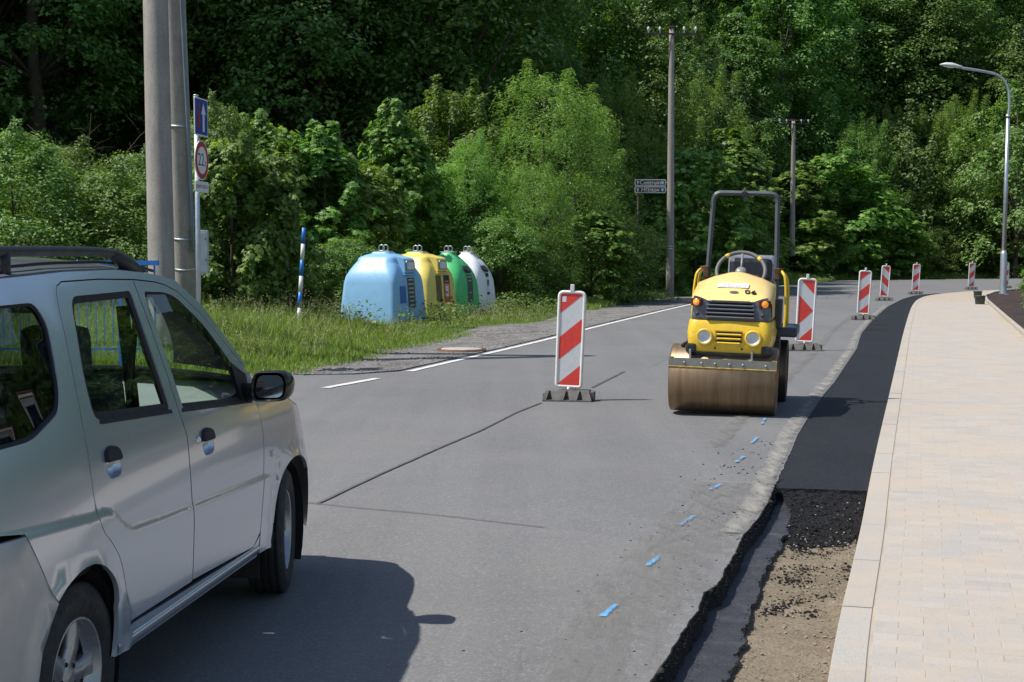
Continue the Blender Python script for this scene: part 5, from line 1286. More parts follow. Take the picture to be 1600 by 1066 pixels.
# tail: gate, rear glass and bumper
mb = MB(); rows = []
for z in [.30, .42, .58, .72, .85, .95]:
    te = surf(-.66, z); rows.append([(te * math.copysign(abs(x) ** .8, x), -.66 - .05 * (1 - x ** 4), z) for x in [-1 + 2 * j / 14 for j in range(15)]])
mb.grid(rows, True); mb.build('tailgate', PAINT, car)
mb = MB(); rows = []
for z in [.95, 1.1, 1.25, 1.40]:
    te = surf(-.66, z); rows.append([(te * x, -.66 - .04 * (1 - x ** 4) + .05 * (z - .95), z) for x in [-1 + 2 * j / 14 for j in range(15)]])
mb.grid(rows, True); mb.build('rear_window', DGLASS, car)
mb = MB(); mb.box((0, -.64, 1.42), (1.2, .05, .05), bev=.01); mb.build('rear_header', PAINT, car)
rb_poly = [(-.68, .81), (-.376, .80), (-.246, .58), (-.285, .53), (-.325, .44), (-.345, .36), (-.35, .26), (-.68, .26)]
panel('rear_bumper', rb_poly, [], CLAD, car, off=.004, step=.07, extra_crease=False)
mb = MB(); mb.box((0, -.70, .48), (1.40, .08, .30), bev=.03); mb.build('bumper_bar', CLAD, car)
# dark inner shell seen through the panel gaps, wheel housings, floor
inner = [(-.60, .60), (-.25, .56), (.12, .62), (.215, .50), (.2, .29), (1.78, .29), (1.93, .50), (1.97, .95), (1.80, .98), (-.6, .98)]
panel('inner_liner', inner, [], M['dark'], car, off=-.045, step=.15, rimholes=False, extra_crease=False)
for s in (-1, 1):
    mb = MB(); strip = [(a, b) for a, b in roofgap] ; rows = []
    for (a, b) in [(.07, .80), (.10, 1.06), (.15, 1.30)] + roofgap: rows.append([(s * (surf(a, b) - .02), a - .02, b + .012), (s * (surf(a, b) - .022), a + .012, b - .02)])
    mb.grid(rows, False); rows = []
    for (a, b) in [(.935, .70), (.957, .912), (.925, 1.014), (.861, 1.48)]: rows.append([(s * (surf(a, b) - .02), a - .03, b), (s * (surf(a, b) - .02), a + .03, b)])
    mb.grid(rows, False); mb.build('door_seal', M['dark'], car)
    for cs in (-.06, 2.27):
        mb = MB(); rr = .335; rows = []
        for tt in (.775, .45): rows.append([(s * (tt), cs + rr * math.cos(R(a)), .30 + rr * math.sin(R(a)) + .0) for a in range(-35, 216, 12)])
        mb.grid(rows, True); mb.add(rows[1], [tuple(range(len(rows[1])))]); mb.build('wheel_housing', M['dark'], car)
mb = MB(); mb.box((0, .85, .30), (1.30, 2.9, .10)); mb.box((0, 2.5, .42), (.9, .75, .35)); mb.build('floor', M['dark'], car)
# sill mouldings
for s in (1, -1):
    mb = MB(); rows = [[(s * (surf(a, .33) + o), a, z) for a in np.linspace(.20, 1.76, 14)] for o, z in ((-.012, .347), (.001, .343), (.004, .328), (-.002, .303), (-.03, .29))]
    mb.grid(rows, True); mb.build('sill', PAINT, car)
# window frames and panes
def inset_poly(P, d):
    n = len(P); out = []; A = sum(P[i][0] * P[(i + 1) % n][1] - P[(i + 1) % n][0] * P[i][1] for i in range(n))
    sg = 1 if A > 0 else -1
    for i in range(n):
        a, b, c = Vector(P[i - 1]), Vector(P[i]), Vector(P[(i + 1) % n]); t = (c - a)
        if t.length < 1e-7: out.append(tuple(b)); continue
        t.normalize(); out.append((b.x - t.y * d * sg, b.y + t.x * d * sg))
    return out
def glaze(win, parent_pair, wdt, mat, name='window', bottom=0.0):
    inn = inset_poly(win, wdt)
    for k, sd in enumerate((1, -1)):
        par = parent_pair[k] if parent_pair else car
        m = MB(); n = len(win)
        A = [(sd * (surf(s, z) - .004), s, z) for s, z in win]; B = [(sd * (surf(s, z) - .007), s, z) for s, z in inn]; C = [(sd * (surf(s, z) - .02), s, z) for s, z in inn]
        m.grid([list(x) for x in (A, B, C)], False, closed_u=True); m.build('window_frame', TRIM, par, fix=True)
        ov, tris, _ = tri_fill(inn, (), .12, edge_step=.06); m = MB(); m.add([(sd * (surf(s, z) - .012), s, z) for s, z in ov], tris, True); m.build(name, mat, par)
glaze(winR, rd_, .024, GLASS); glaze(winF, fd_, .020, GLASS)
glaze(winQ, None, .010, DGLASS, 'quarter_window')
for k, sd in enumerate((1, -1)):
    # wind deflector, belt strips, mirror sail, handles
    m = MB(); P = [(.935, 1.44), (1.12, 1.435), (1.23, 1.412), (1.45, 1.29), (1.63, 1.14)]; Q = [(.945, 1.368), (1.10, 1.372), (1.20, 1.355), (1.40, 1.245), (1.60, 1.115)]
    m.grid([[(sd * (surf(s, z) + .004), s, z) for s, z in P], [(sd * (surf(s, z) + .014), s, z) for s, z in Q]], True); m.build('wind_deflector', DGLASS, fd_[k])
    for par, a, b in ((rd_[k], (.225, 1.046), (.855, 1.012)), (fd_[k], (.962, 1.004), (1.80, .952))):
        m = MB(); m.grid([[(sd * (surf(s, z) + o), s, z) for s, z in [(a[0] + (b[0] - a[0]) * u, a[1] + (b[1] - a[1]) * u + dz) for u in np.linspace(0, 1, 9)]] for o, dz in ((-.006, .015), (.002, .012), (.003, 0), (-.004, -.004))], True); m.build('belt_strip', TRIM, par)
    m = MB(); P = [(1.64, 1.140), (1.80, 1.075), (1.80, .955), (1.67, .962)]; m.add([(sd * (surf(s, z) + .002), s, z) for s, z in P], [(0, 1, 2, 3)]); m.build('mirror_sail', TRIM, fd_[k])
    for par, hd, cap in ((rd_[k], handR, [(.190, .925), (.200, .962), (.250, .975), (.305, .962), (.320, .920)]), (fd_[k], handF, [(1.100, .872), (1.110, .910), (1.165, .922), (1.225, .910), (1.240, .868)])):
        m = MB(); rows = []; cx = sum(p[0] for p in hd) / len(hd); cz = sum(p[1] for p in hd) / len(hd)
        for q, dp in ((1, .002), (.92, .016), (.7, .026), (.3, .030)): rows.append([(sd * (surf(cx, cz) - dp if q < 1 else surf(s, z) - .001), cx + (s - cx) * q, cz + (z - cz) * q) for s, z in hd])
        m.grid(rows, True, True); m.add(rows[-1], [tuple(range(len(hd)))]); m.build('handle_cup', PAINT, par)
        m = MB(); cp = roundpoly(cap, .02, 3); rows = [[(sd * (surf(s, z) + o), cx + (s - cx) * q, .915 + (z - .915) * q if True else z) for s, z in cp] for q, o in ((1, -.004), (1, .007), (.9, .013))]
        cz2 = sum(p[1] for p in cp) / len(cp); rows = [[(sd * (surf(s, z) + o), cx + (s - cx) * q, cz2 + (z - cz2) * q) for s, z in cp] for q, o in ((1, -.01), (1, .008), (.9, .014))]
        m.grid(rows, True, True); m.add(rows[-1], [tuple(range(len(cp)))]); m.build('door_handle', TRIM, par)
    m = MB(); m.T = Matrix.Translation((sd * (surf(1.063, .885) + .001), 1.063, .885)) @ Matrix.Rotation(R(90) * sd, 4, 'Y'); m.lathe([(0, .005), (.008, .005), (.012, .007), (.016, .0)], n=16); m.build('door_lock', M['chrome'], fd_[k])
    m = MB(); m.T = Matrix.Translation((sd * (surf(2.0, .705) + .003), 2.0, .705)); m.box((0, 0, 0), (.012, .045, .028), bev=.005); m.build('side_repeater', M['white_pl'], car)
    # mirror
    m = MB(); m.T = Matrix.Translation((sd * .895, 1.69, 1.035)) @ Matrix.Rotation(-sd * R(8), 4, 'Z')
    rows = []
    for y, q in ((-.045, .93), (-.04, 1), (.01, 1), (.06, .85), (.095, .5), (.105, .2)): rows.append([(p[0] * q, y, p[1] * q) for p in roundpoly([(-.085, -.066), (.07, -.060), (.085, .02), (.06, .066), (-.07, .062), (-.09, .0)], .035, 4)])
    m.grid(rows, True, True); m.add(rows[-1], [tuple(range(len(rows[-1])))])
    m.grid([rows[0], [(p[0] * .93, p[1] + .008, p[2] * .93) for p in rows[0]]], True, True)
    mir = m.build('wing_mirror', simple('mirror_black', (.014, .014, .016), .22), car)
    m = MB(); m.T = Matrix.Translation((sd * .895, 1.69, 1.035)) @ Matrix.Rotation(-sd * R(8), 4, 'Z'); m.prism([(p[0] * .80, p[2] * .80) for p in rows[0]], .030, .036, Matrix.Rotation(R(90), 4, 'X')); m.build('mirror_glass', simple('mirror_silver', (.80, .82, .82), .02, 1.0, var=.01), mir)
    m = MB(); m.tube([(sd * .755, 1.74, 1.0), (sd * .80, 1.73, 1.005), (sd * .84, 1.70, 1.02)], [.045, .035, .03], 10); m.build('mirror_arm', TRIM, mir)
    # roof rail
    P = [(-.50, 1.50), (-.49, 1.55), (-.42, 1.585), (-.2, 1.596), (.3, 1.60), (.70, 1.598), (.86, 1.588), (.95, 1.565), (1.02, 1.530), (1.045, 1.505)]
    m = MB(); pts = [Vector((sd * (carT(s, 1.50) - .055 + (1.5 - min(z, 1.5)) * 0), s, z)) for s, z in chaikin(P, 2, False)]; m.tube(pts, [.017] * len(pts), 12); m.tube([(sd * (carT(s, 1.5) - .055), s, z) for s, z in ((-.02, 1.60), (-.02, 1.52))], .02, 10)
    m.tube([(sd * (carT(s, 1.5) - .055), s, z) for s, z in ((.80, 1.590), (.92, 1.56), (1.03, 1.515))], [.018, .030, .036], 12); m.tube([(sd * (carT(s, 1.5) - .055), s, z) for s, z in ((-.42, 1.58), (-.5, 1.54), (-.53, 1.5))], [.018, .028, .034], 12)
    m.build('roof_rail', M['black_plastic'], car)
# roof side ditch moulding
for sd in (1, -1):
    m = MB(); m.tube([(sd * (surf(s, rz(s)) - .06), s, rz(s) + .028) for s in np.linspace(-.6, 1.22, 16)], .006, 6); m.build('roof_ditch_strip', TRIM, car)
# wheels
def wheel(s, sd, steer=0.0):
    w = empty('wheel', (sd * .69, s, .293), R(steer)); w.parent = car
    Mx = Matrix.Rotation(R(90) * sd, 4, 'Y')
    m = MB(); prof = [(.185, -.07), (.20, -.082), (.235, -.090), (.268, -.084), (.285, -.070)]
    groove = []
    for k, h in enumerate(np.linspace(-.066, .066, 25)): groove.append((.2925 - .0 if k % 6 != 3 else .284, h))
    prof += groove + [(.285, .070), (.268, .084), (.235, .090), (.20, .082), (.185, .07)]
    m.lathe(prof, Mx, 64); m.build('tyre', M['rubber'], w)
    alloy = simple('alloy_silver', (.42, .43, .44), .3, .7, var=.1, dirt=(.2, .17, .14), dirt_amt=.4)
    m = MB(); m.lathe([(.15, -.06), (.178, -.06), (.186, -.068), (.188, .072), (.181, .076), (.176, .070), (.170, .045), (.150, .03)], Mx, 48); rim = m.build('rim', alloy, w)
    m = MB(); m.lathe([(0, -.02), (.17, -.02)], Mx, 32); m.build('brake_shield', M['dark'], rim)
    m = MB(); m.lathe([(0, .052), (.03, .052), (.036, .046), (.065, .042), (.07, .0)], Mx, 24); m.build('hub', alloy, rim)
    for k in range(5):
        A = Mx @ Matrix.Rotation(2 * math.pi * k / 5 + R(18), 4, 'Z'); m = MB()
        rows = []
        for r, wd, h in ((.04, .040, .045), (.09, .030, .055), (.14, .034, .055), (.176, .046, .050)): rows.append([A @ Vector((r, -wd, h - .018)), A @ Vector((r, -wd * .75, h)), A @ Vector((r, wd * .75, h)), A @ Vector((r, wd, h - .018)), A @ Vector((r, wd * .9, h - .04)), A @ Vector((r, -wd * .9, h - .04))])
        m.grid(rows, True, True); m.build('spoke', alloy, rim)
        m = MB(); m.T = A @ Matrix.Rotation(R(36), 4, 'Z') @ Matrix.Translation((.048, 0, .040)); m.lathe([(0, .008), (.007, .008), (.009, 0)], n=8); m.build('wheel_nut', M['dark'], rim)
for sd in (1, -1): wheel(-.03, sd); wheel(2.33, sd, 9)
for sd in (1, -1):
    m = MB(); m.box((sd * .66, 1.93, .24), (.18, .012, .17)); m.build('mud_flap', M['rubber'], car)
# interior
def seat_at(x, s, rear=False, name='front_seat'):
    m = MB(); w = .46 if not rear else 1.1
    m.box((x, s + .12, .62), (w, .48, .16), bev=.05); st = m.build(name, CLOTH, car)
    m = MB(); m.box((x, s - .16, .90), (w * .96, .13, .52), Euler((R(14), 0, 0)), bev=.055); m.build('backrest', CLOTH, st)
    for hx in ((x,) if not rear else (x - .32, x + .32)):
        m = MB(); m.box((hx, s - .26, 1.24), (.25, .10, .19), Euler((R(8), 0, 0)), bev=.045); m.cyl((hx - .05, s - .24, 1.12), (hx - .05, s - .25, 1.2), .006, 6); m.cyl((hx + .05, s - .24, 1.12), (hx + .05, s - .25, 1.2), .006, 6); m.build('headrest', CLOTH, st)
seat_at(-.36, 1.02); seat_at(.36, 1.02); seat_at(0, .12, True, 'rear_seat')
m = MB(); rows = []
for y, z in [(1.46, .62), (1.44, .80), (1.47, .93), (1.53, .975), (1.66, .985), (1.80, 1.0), (1.92, 1.02)]: rows.append([(x * .70, y - (.05 if abs(x) < .25 else 0) + .05 * x * x, z + .02 * (1 - x * x)) for x in [-1 + 2 * k / 12 for k in range(13)]])
m.grid(rows, True); dsh = m.build('dashboard', DASH, car)
m = MB(); m.box((-.36, 1.52, 1.0), (.38, .16, .07), bev=.03); m.build('instrument_cowl', TRIM, dsh)
m = MB(); [m.box((.56, 1.485, .86 + .016 * k), (.15, .02, .006)) for k in range(6)]; m.box((.56, 1.493, .90), (.17, .015, .12)); m.build('air_vent', TRIM, dsh)
m = MB(); m.T = Matrix.Translation((-.36, 1.32, .94)) @ Matrix.Rotation(R(68), 4, 'X'); m.tube([(.185 * math.cos(a), .185 * math.sin(a), 0) for a in [2 * math.pi * k / 28 for k in range(28)]], .014, 8, closed=True); m.box((0, 0, -.02), (.16, .12, .04), bev=.02); m.box((0, 0, -.01), (.36, .03, .015)); m.build('steering_wheel', TRIM, car)
m = MB(); m.box((0, 1.38, 1.38), (.24, .03, .06), bev=.01); m.build('rear_view_mirror', TRIM, car)
for sd in (1, -1):
    m = MB(); m.tube([(sd * .62, .86, 1.36), (sd * .60, .84, 1.1), (sd * .56, .86, .7)], .012, 4); m.tube([(sd * .56, .885, 1.40), (sd * .60, .89, .95)], .025, 8); m.build('seat_belt', M['black_plastic'], car)
rows = [[(x * (surf(s, 1.46) - .04), s, 1.50 + .03 * (1 - x * x)) for x in (-1, -.6, 0, .6, 1)] for s in (-.55, 0, .6, 1.2)]
m = MB(); m.grid(rows, True); m.build('headliner', simple('headliner_grey', (.3, .3, .29), .9), car)
m = MB(); m.tube([(.30, 1.85, 1.045), (.05, 1.90, 1.06), (-.25, 1.86, 1.045)], .009, 6); m.tube([(-.05, 1.86, 1.05), (-.5, 1.90, 1.05)], .009, 6); m.build('wiper', TRIM, car)
# ================================================================== vegetation
def leaf_template(kind):
    if kind == 'maple':
        P = [(0, 0, 0), (.30, -.06, .02), (.52, .10, -.05), (.36, .28, 0), (.60, .62, -.07), (.22, .56, 0), (0, 1.0, -.10), (-.22, .56, 0), (-.60, .62, -.07), (-.36, .28, 0), (-.52, .10, -.05), (-.30, -.06, .02), (0, .30, .04)]
        F = [(12, i, (i + 1) % 12) for i in range(12)]
    elif kind == 'narrow':
        P = [(0, 0, 0), (.11, .45, .04), (0, 1.0, -.12), (-.11, .45, .04)]; F = [(0, 1, 2), (0, 2, 3)]
    else:
        P = [(0, 0, 0), (.32, .45, .06), (0, 1.0, -.06), (-.32, .45, .06)]; F = [(0, 1, 2), (0, 2, 3)]
    return np.array(P, float), np.array(F)
def leaves_mesh(name, C, Nrm, size, kind, r):
    """place leaf templates at C with normals about Nrm"""
    P, F = leaf_template(kind); n = len(C)
    nrm = Nrm / (np.linalg.norm(Nrm, axis=1, keepdims=True) + 1e-9)
    a = r.normal(size=(n, 3)); t = np.cross(nrm, a); t /= (np.linalg.norm(t, axis=1, keepdims=True) + 1e-9)
    # tips hang down a bit
    t[:, 2] -= .55; t -= nrm * np.sum(t * nrm, 1, keepdims=True); t /= (np.linalg.norm(t, axis=1, keepdims=True) + 1e-9)
    b = np.cross(t, nrm); s = size * r.uniform(.65, 1.25, n)
    V = C[:, None, :] + s[:, None, None] * (P[None, :, 0, None] * b[:, None, :] + P[None, :, 1, None] * t[:, None, :] + P[None, :, 2, None] * nrm[:, None, :])
    k = len(P); FF = (F[None] + (np.arange(n) * k)[:, None, None]).reshape(-1, 3)
    return np_mesh(name, V.reshape(-1, 3), FF, False)
def crown(name, seed, H, Rad, z0, nclump, per, leaf, kind, prof=None, clump=.42, gaps=.0, spiky=0.0, shoots=14):
    r = np.random.default_rng(seed); prof = prof or (lambda u: math.sin(math.pi * (u * .8 + .12)) ** .6)
    cs = []; dirs = []
    tries = 0
    while len(cs) < nclump and tries < nclump * 30:
        tries += 1; u = r.uniform() ** .9; z = z0 + (H - z0) * u; R0 = Rad * prof(u)
        a = r.uniform(0, 2 * math.pi); lump = 1 + .38 * noise.noise((math.cos(a) * 1.5 + seed, math.sin(a) * 1.5, z * .45)) + .16 * noise.noise((math.cos(a) * 4 + seed, math.sin(a) * 4, z * 1.3))
        q = r.uniform(.35, 1.0) ** .6; rr = R0 * lump * q
        if noise.noise((math.cos(a) * rr * .5 + seed, math.sin(a) * rr * .5, z * .5)) < -.28 + gaps: continue
        cs.append((rr * math.cos(a), rr * math.sin(a), z)); dirs.append((math.cos(a), math.sin(a), .35 + u * .9))
    base = len(cs); small = []
    for k in range(shoots):                      # upright leading shoots above the crown's surface
        a = r.uniform(0, 2 * math.pi); u = r.uniform(.55, .97); R0 = Rad * prof(u) * r.uniform(.2, .95); x0, y0 = R0 * math.cos(a), R0 * math.sin(a); z1 = z0 + (H - z0) * u; L = r.uniform(.06, .16) * H
        for j in range(4): cs.append((x0 + x0 * .06 * j, y0 + y0 * .06 * j, z1 + L * (j + 1) / 4)); dirs.append((math.cos(a), math.sin(a), .6)); small.append(.62 - .1 * j)
    cs = np.array(cs); dirs = np.array(dirs); n = len(cs)
    sc = r.uniform(.6, 1.25, n) * clump
    if small: sc[base:] = np.array(small) * clump
    idx = np.repeat(np.arange(n), per); off = r.normal(size=(n * per, 3)); rad = r.uniform(.25, 1, (n * per, 1)) ** .5
    off = off / np.linalg.norm(off, axis=1, keepdims=True) * rad; off[:, 2] *= .62
    if spiky: off[:, 2] *= 1 + spiky; off[:, :2] *= 1 - spiky * .25
    C = cs[idx] + off * sc[idx][:, None]
    Nr = dirs[idx] * .5 + off * .7 + np.array([0, 0, .75]) + r.normal(size=off.shape) * .42
    me = leaves_mesh(name, C, Nr, leaf, kind, r); return me, cs
def trunk_mesh(name, H, r0, cs, seed, nb=12, bare=.9):
    rnd = random.Random(seed); m = MB(); P = []; x = y = 0; N = 8
    for k in range(N + 1):
        P.append((x, y, -.3 + (H * bare + .3) * k / N)); x += rnd.uniform(-.02, .02) * H * .35; y += rnd.uniform(-.02, .02) * H * .35
    rr = [r0 * (1 - .85 * k / N) for k in range(N + 1)]; rr[0] *= 1.5; m.tube(P, rr, 8)
    order = list(range(len(cs))); rnd.shuffle(order)
    for i in order[:nb]:
        c = Vector(cs[i]); zb = max(.15 * H, c.z - math.hypot(c.x, c.y) * .9 - .1 * H); k = min(N - 1, int((zb + .3) / (H * bare + .3) * N)); b = Vector(P[k]).lerp(Vector(P[k + 1]), .5)
        mid = b.lerp(c, .5) + Vector((0, 0, -.04 * H * 0 + .25)); rb = rr[k] * .42; m.tube([b, mid, c], [rb, rb * .6, rb * .18], 5)
    return m.build(name, M['bark'], None).data
protos = {}
def proto(key, seed, H, Rad, z0, ncl, per, leaf, kind, mat, prof=None, clump=.42, r0=.12, nb=12, gaps=0, spiky=0):
    me, cs = crown(key + '_foliage', seed, H, Rad, z0, ncl, per, leaf, kind, prof, clump, gaps, spiky); me.materials.append(M[mat])
    tm = trunk_mesh(key + '_trunk', H, r0, cs, seed, nb); o = [q for q in bpy.data.objects if q.data == tm][0]; bpy.data.objects.remove(o)
    tm.materials.clear(); tm.materials.append(M['bark']); protos[key] = (me, tm, H)
bushp = lambda u: (1 - abs(u - .35) ** 2.0 * 1.15) * (1 if u > .05 else .8)
domep = lambda u: max(.12, math.sqrt(max(0, 1 - max(0, (u - .30) / .72) ** 2.2)))
ovalp = lambda u: max(.10, math.sin(math.pi * min(1, u * .86 + .13)) ** .55)
proto('maple_bush', 3, 4.6, 1.7, .15, 190, 40, .150, 'maple', 'leaf_maple', domep, .36, .07, 16)
proto('maple_sapling', 14, 5.0, 1.2, .2, 130, 40, .145, 'maple', 'leaf_maple', ovalp, .34, .06, 14, .05)
proto('willow_bush', 5, 7.0, 2.3, .2, 330, 66, .13, 'narrow', 'leaf_willow', domep, .42, .10, 18, 0, .45)
proto('shrub', 8, 3.8, 1.9, .05, 260, 60, .085, 'oval', 'leaf_small', domep, .34, .05, 14, .04)
proto('olive_bush', 11, 6.5, 2.6, .3, 260, 62, .13, 'oval', 'leaf_olive', domep, .46, .10, 14)
proto('ash_tree', 21, 14.0, 3.7, .8, 480, 75, .19, 'oval', 'leaf_wood', ovalp, .66, .20, 20, .03)
proto('lime_tree', 22, 16.0, 4.6, 1.2, 540, 75, .20, 'oval', 'leaf_wood', ovalp, .72, .24, 22, .0)
proto('beech_tree', 23, 20.0, 4.9, 4.5, 520, 75, .21, 'oval', 'leaf_wood', ovalp, .80, .26, 26, .05)
def plant(kind, px, d, h, label, name='tree', cat='tree', wide=1.0, group=None, x=None, sink=.1):
    me, tm, H = protos[kind]; X = (px - 800) / FPX * d if x is None else x
    s = h / H; g_ = float(hgt(np.array([X]), np.array([float(d)]))[0]); t = empty(name, (X, d, g_ - sink), random.uniform(0, 6.28), label, cat, group)
    ls = s * wide
    t.scale = (ls, ls, s); c = link('crown', me, None, t); link('trunk', tm, None, t); return t
for a in [
 ('shrub', 25, 27, 3.5, 'small-leaved shrub at the far left edge above the silver car roof', 'shrub', 'shrub', 1.05),
 ('shrub', 95, 29.5, 3.4, 'rounded green shrub left of the thick concrete pole, beside the edge one', 'shrub', 'shrub', 1.1),
 ('shrub', 175, 27.5, 2.9, 'low leafy shrub touching the left side of the concrete pole', 'shrub', 'shrub', 1.2),
 ('shrub', 345, 33, 4.7, 'tall thin-leaved shrub behind the road signs', 'shrub', 'shrub', .62),
 ('shrub', 212, 30.5, 3.4, 'pale green shrub half behind the front concrete pole', 'shrub', 'shrub', .9),
 ('maple_bush', 362, 27.2, 3.6, 'big-leaved maple bush right of the signpost', 'maple_bush', 'bush', .85),
 ('maple_sapling', 505, 35.5, 4.3, 'maple bush with a pointed top behind the striped marker post', 'maple_bush', 'bush', 1.2),
 ('maple_bush', 340, 36.0, 4.2, 'maple bush just left of the striped post, next to the signpost', 'maple_bush', 'bush', 1.0),
 ('maple_bush', 408, 35.6, 4.5, 'taller maple bush rising between the two front hedge bushes', 'maple_bush', 'bush', .95),
 ('maple_bush', 428, 28.0, 3.5, 'dark maple bush in the middle of the hedge left of the blue container', 'maple_bush', 'bush', .78),
 ('maple_bush', 558, 36.5, 3.7, 'maple bush directly behind the blue container', 'maple_bush', 'bush', 1.0),
 ('maple_sapling', 618, 40.5, 5.3, 'slim upright maple sapling rising above the yellow container', 'maple_sapling', 'tree', .95),
 ('maple_sapling', 655, 42.5, 4.2, 'leafy maple sapling behind the green container', 'maple_sapling', 'tree', 1.1),
 ('maple_bush', 700, 44.5, 4.2, 'low maple bush behind the white container', 'maple_bush', 'bush', 1.2),
 ('olive_bush', 705, 47, 6.6, 'olive green rounded tree behind the recycling containers', 'olive_tree', 'tree', .95),
 ('willow_bush', 745, 43, 5.0, 'pale narrow-leaved willow just right of the white container', 'willow', 'tree', .9),
 ('willow_bush', 850, 46, 7.3, 'tallest bright willow in the centre of the picture', 'willow', 'tree', 1.05),
 ('willow_bush', 902, 49, 6.9, 'bright willow left of the tall utility pole', 'willow', 'tree', .95),
 ('willow_bush', 968, 57, 8.2, 'willow behind the brown direction signs', 'willow', 'tree', .8),
 ('willow_bush', 835, 42.5, 4.2, 'small willow in front of the tallest one', 'willow', 'tree', 1.0),
 ('maple_bush', 925, 44.5, 2.9, 'low dark bush at the foot of the willow in the centre', 'maple_bush', 'bush', 1.3),
 ('maple_bush', 1085, 56, 5.6, 'bright maple bush right of the tall utility pole', 'maple_bush', 'bush', 1.15),
 ('maple_sapling', 1142, 64, 6.6, 'maple seen through the roll bar of the roller', 'maple_sapling', 'tree', 1.3),
 ('willow_bush', 1105, 66, 9.6, 'tall pale willow behind the roller', 'willow', 'tree', .9),
 ('maple_bush', 1172, 75, 4.6, 'maple bush between the roller seat and the far utility pole', 'maple_bush', 'bush', 1.3),
 ('maple_sapling', 1246, 88, 6.6, 'bush just behind the foot of the far utility pole', 'maple_bush', 'bush', 1.6),
 ('maple_bush', 1300, 90, 7.6, 'bright green bush at the outside of the bend behind the barrier boards', 'maple_bush', 'bush', 1.35),
 ('willow_bush', 1345, 95, 10.2, 'pointed pale tree at the outside of the bend', 'willow', 'tree', .85),
 ('olive_bush', 1420, 97, 10.8, 'rounded green tree over the far barrier boards', 'olive_tree', 'tree', .9),
 ('willow_bush', 1500, 99, 12.0, 'pale green tree left of the street lamp post', 'willow', 'tree', .9),
 ('olive_bush', 1585, 93, 12.5, 'green tree at the right edge behind the street lamp', 'olive_tree', 'tree', .9),
 ('maple_bush', 1385, 92, 4.6, 'low bush by the road under the dark far trees', 'maple_bush', 'bush', 1.5),
 ('maple_bush', 1540, 96, 5.2, 'low bright bush beyond the lamp post foot', 'maple_bush', 'bush', 1.6),
 ('ash_tree', 1150, 92, 16.5, 'tall ash tree between the two utility poles', 'ash_tree', 'tree', .85),
 ('lime_tree', 1010, 74, 15.5, 'broad tall tree crowning behind the tall utility pole', 'lime_tree', 'tree', .85),
 ('lime_tree', 1290, 112, 19.5, 'tall tree behind the far utility pole', 'lime_tree', 'tree', .95),
 ('ash_tree', 1390, 114, 21.0, 'tall tree over the middle of the bend', 'ash_tree', 'tree', 1.1),
 ('lime_tree', 1500, 122, 23.0, 'tall wide tree above the lamp head', 'lime_tree', 'tree', .95),
 ('ash_tree', 1590, 110, 17.5, 'tall light tree at the right edge of the picture', 'ash_tree', 'tree', 1.1),
 ('ash_tree', 1080, 80, 14.2, 'slender tall tree right of the tall utility pole', 'ash_tree', 'tree', .7),
 ('beech_tree', 590, 62, 19.0, 'tall dark beech above the containers', 'beech_tree', 'tree', .95),
 ('beech_tree', 330, 55, 18.0, 'tall dark beech above the road signs', 'beech_tree', 'tree', 1.0),
 ('lime_tree', 60, 50, 17.5, 'tall dark tree at the top left corner', 'lime_tree', 'tree', 1.0),
 ('beech_tree', 800, 66, 19.5, 'tall beech behind the bright willows', 'beech_tree', 'tree', .9),
]:
    plant(a[0], a[1], a[2], a[3], a[4], a[5], a[6], a[7])
for k_, (px_, d_, h_) in enumerate([(300, 28.5, 2.4), (540, 32.8, 1.9), (780, 41, 2.6), (830, 42.5, 2.2), (965, 47, 2.8), (1010, 53.5, 2.4), (1170, 74, 3.0), (1282, 88, 3.6), (1450, 94, 3.4)]):
    plant('shrub', px_, d_, h_, ['low shrub at the foot of the signpost', 'low shrub beside the left wall of the blue container', 'low shrub right of the white container', 'second low shrub right of the white container', 'low shrub left of the direction sign post', 'low shrub at the foot of the tall utility pole', 'low shrub behind the roller seat', 'low shrub behind the arrow barrier board', 'low shrub at the far road edge in the bend'][k_], 'shrub', 'shrub', 1.25)
# shrub in the planting bed at the right edge
t = plant('maple_bush', 1606, 33.5, 1.75, 'low green bush at the right edge of the planting bed', 'garden_bush', 'bush', 1.0, x=12.65, sink=-.02)
t.scale = (.36, .36, .36)
# the wood behind: instances of the real crowns on scattered points
def wood_points():
    r = np.random.default_rng(5); P = []
    for _ in range(6000):
        x = r.uniform(-75, 95); y = r.uniform(44, 150)
        q = float(q_dist(np.array([x]), np.array([y]))[0])
        if q < 9 or y < 44: continue
        px = 800 + FPX * x / y
        lo = 52 if px < 980 else (96 if px > 1240 else 82)
        if px > 1240: lo = 112
        if y < lo and abs(px - 800) < 1000: continue
        if any((x - a) ** 2 + (y - b) ** 2 < 4.6 ** 2 for a, b, *_ in P): continue
        P.append((x, y, r.uniform(.85, 1.25), r.uniform(0, 6.28), r.integers(0, 3)))
        if len(P) > 330: break
    # trees left of the frame that keep the wood's edge in shade
    for x, y in ((-32, 36), (-27, 40), (-37, 44), (-30, 47), (-22, 47), (-42, 38), (-34, 54), (-25, 56), (-19, 52), (-13, 53), (-8, 55), (-3, 57)): P.append((x, y, 1.15, x, 2))
    for x, y in ((25, -20), (31, -10), (26, -2), (33, 6), (27, 13), (34, 20), (29, 28), (37, 33), (33, 41), (42, 44), (45, 30), (20, -30), (8, -34), (-4, -36), (-18, -32), (-30, -22)): P.append((x, y, .5, x, 0 if x % 2 else 1))
    return P
WP = wood_points(); W_ = np.array([(p[0], p[1]) for p in WP]); wz = hgt(W_[:, 0], W_[:, 1]) - .2
me = bpy.data.meshes.new('woodland'); me.from_pydata([(p[0], p[1], z) for p, z in zip(WP, wz)], [], [])
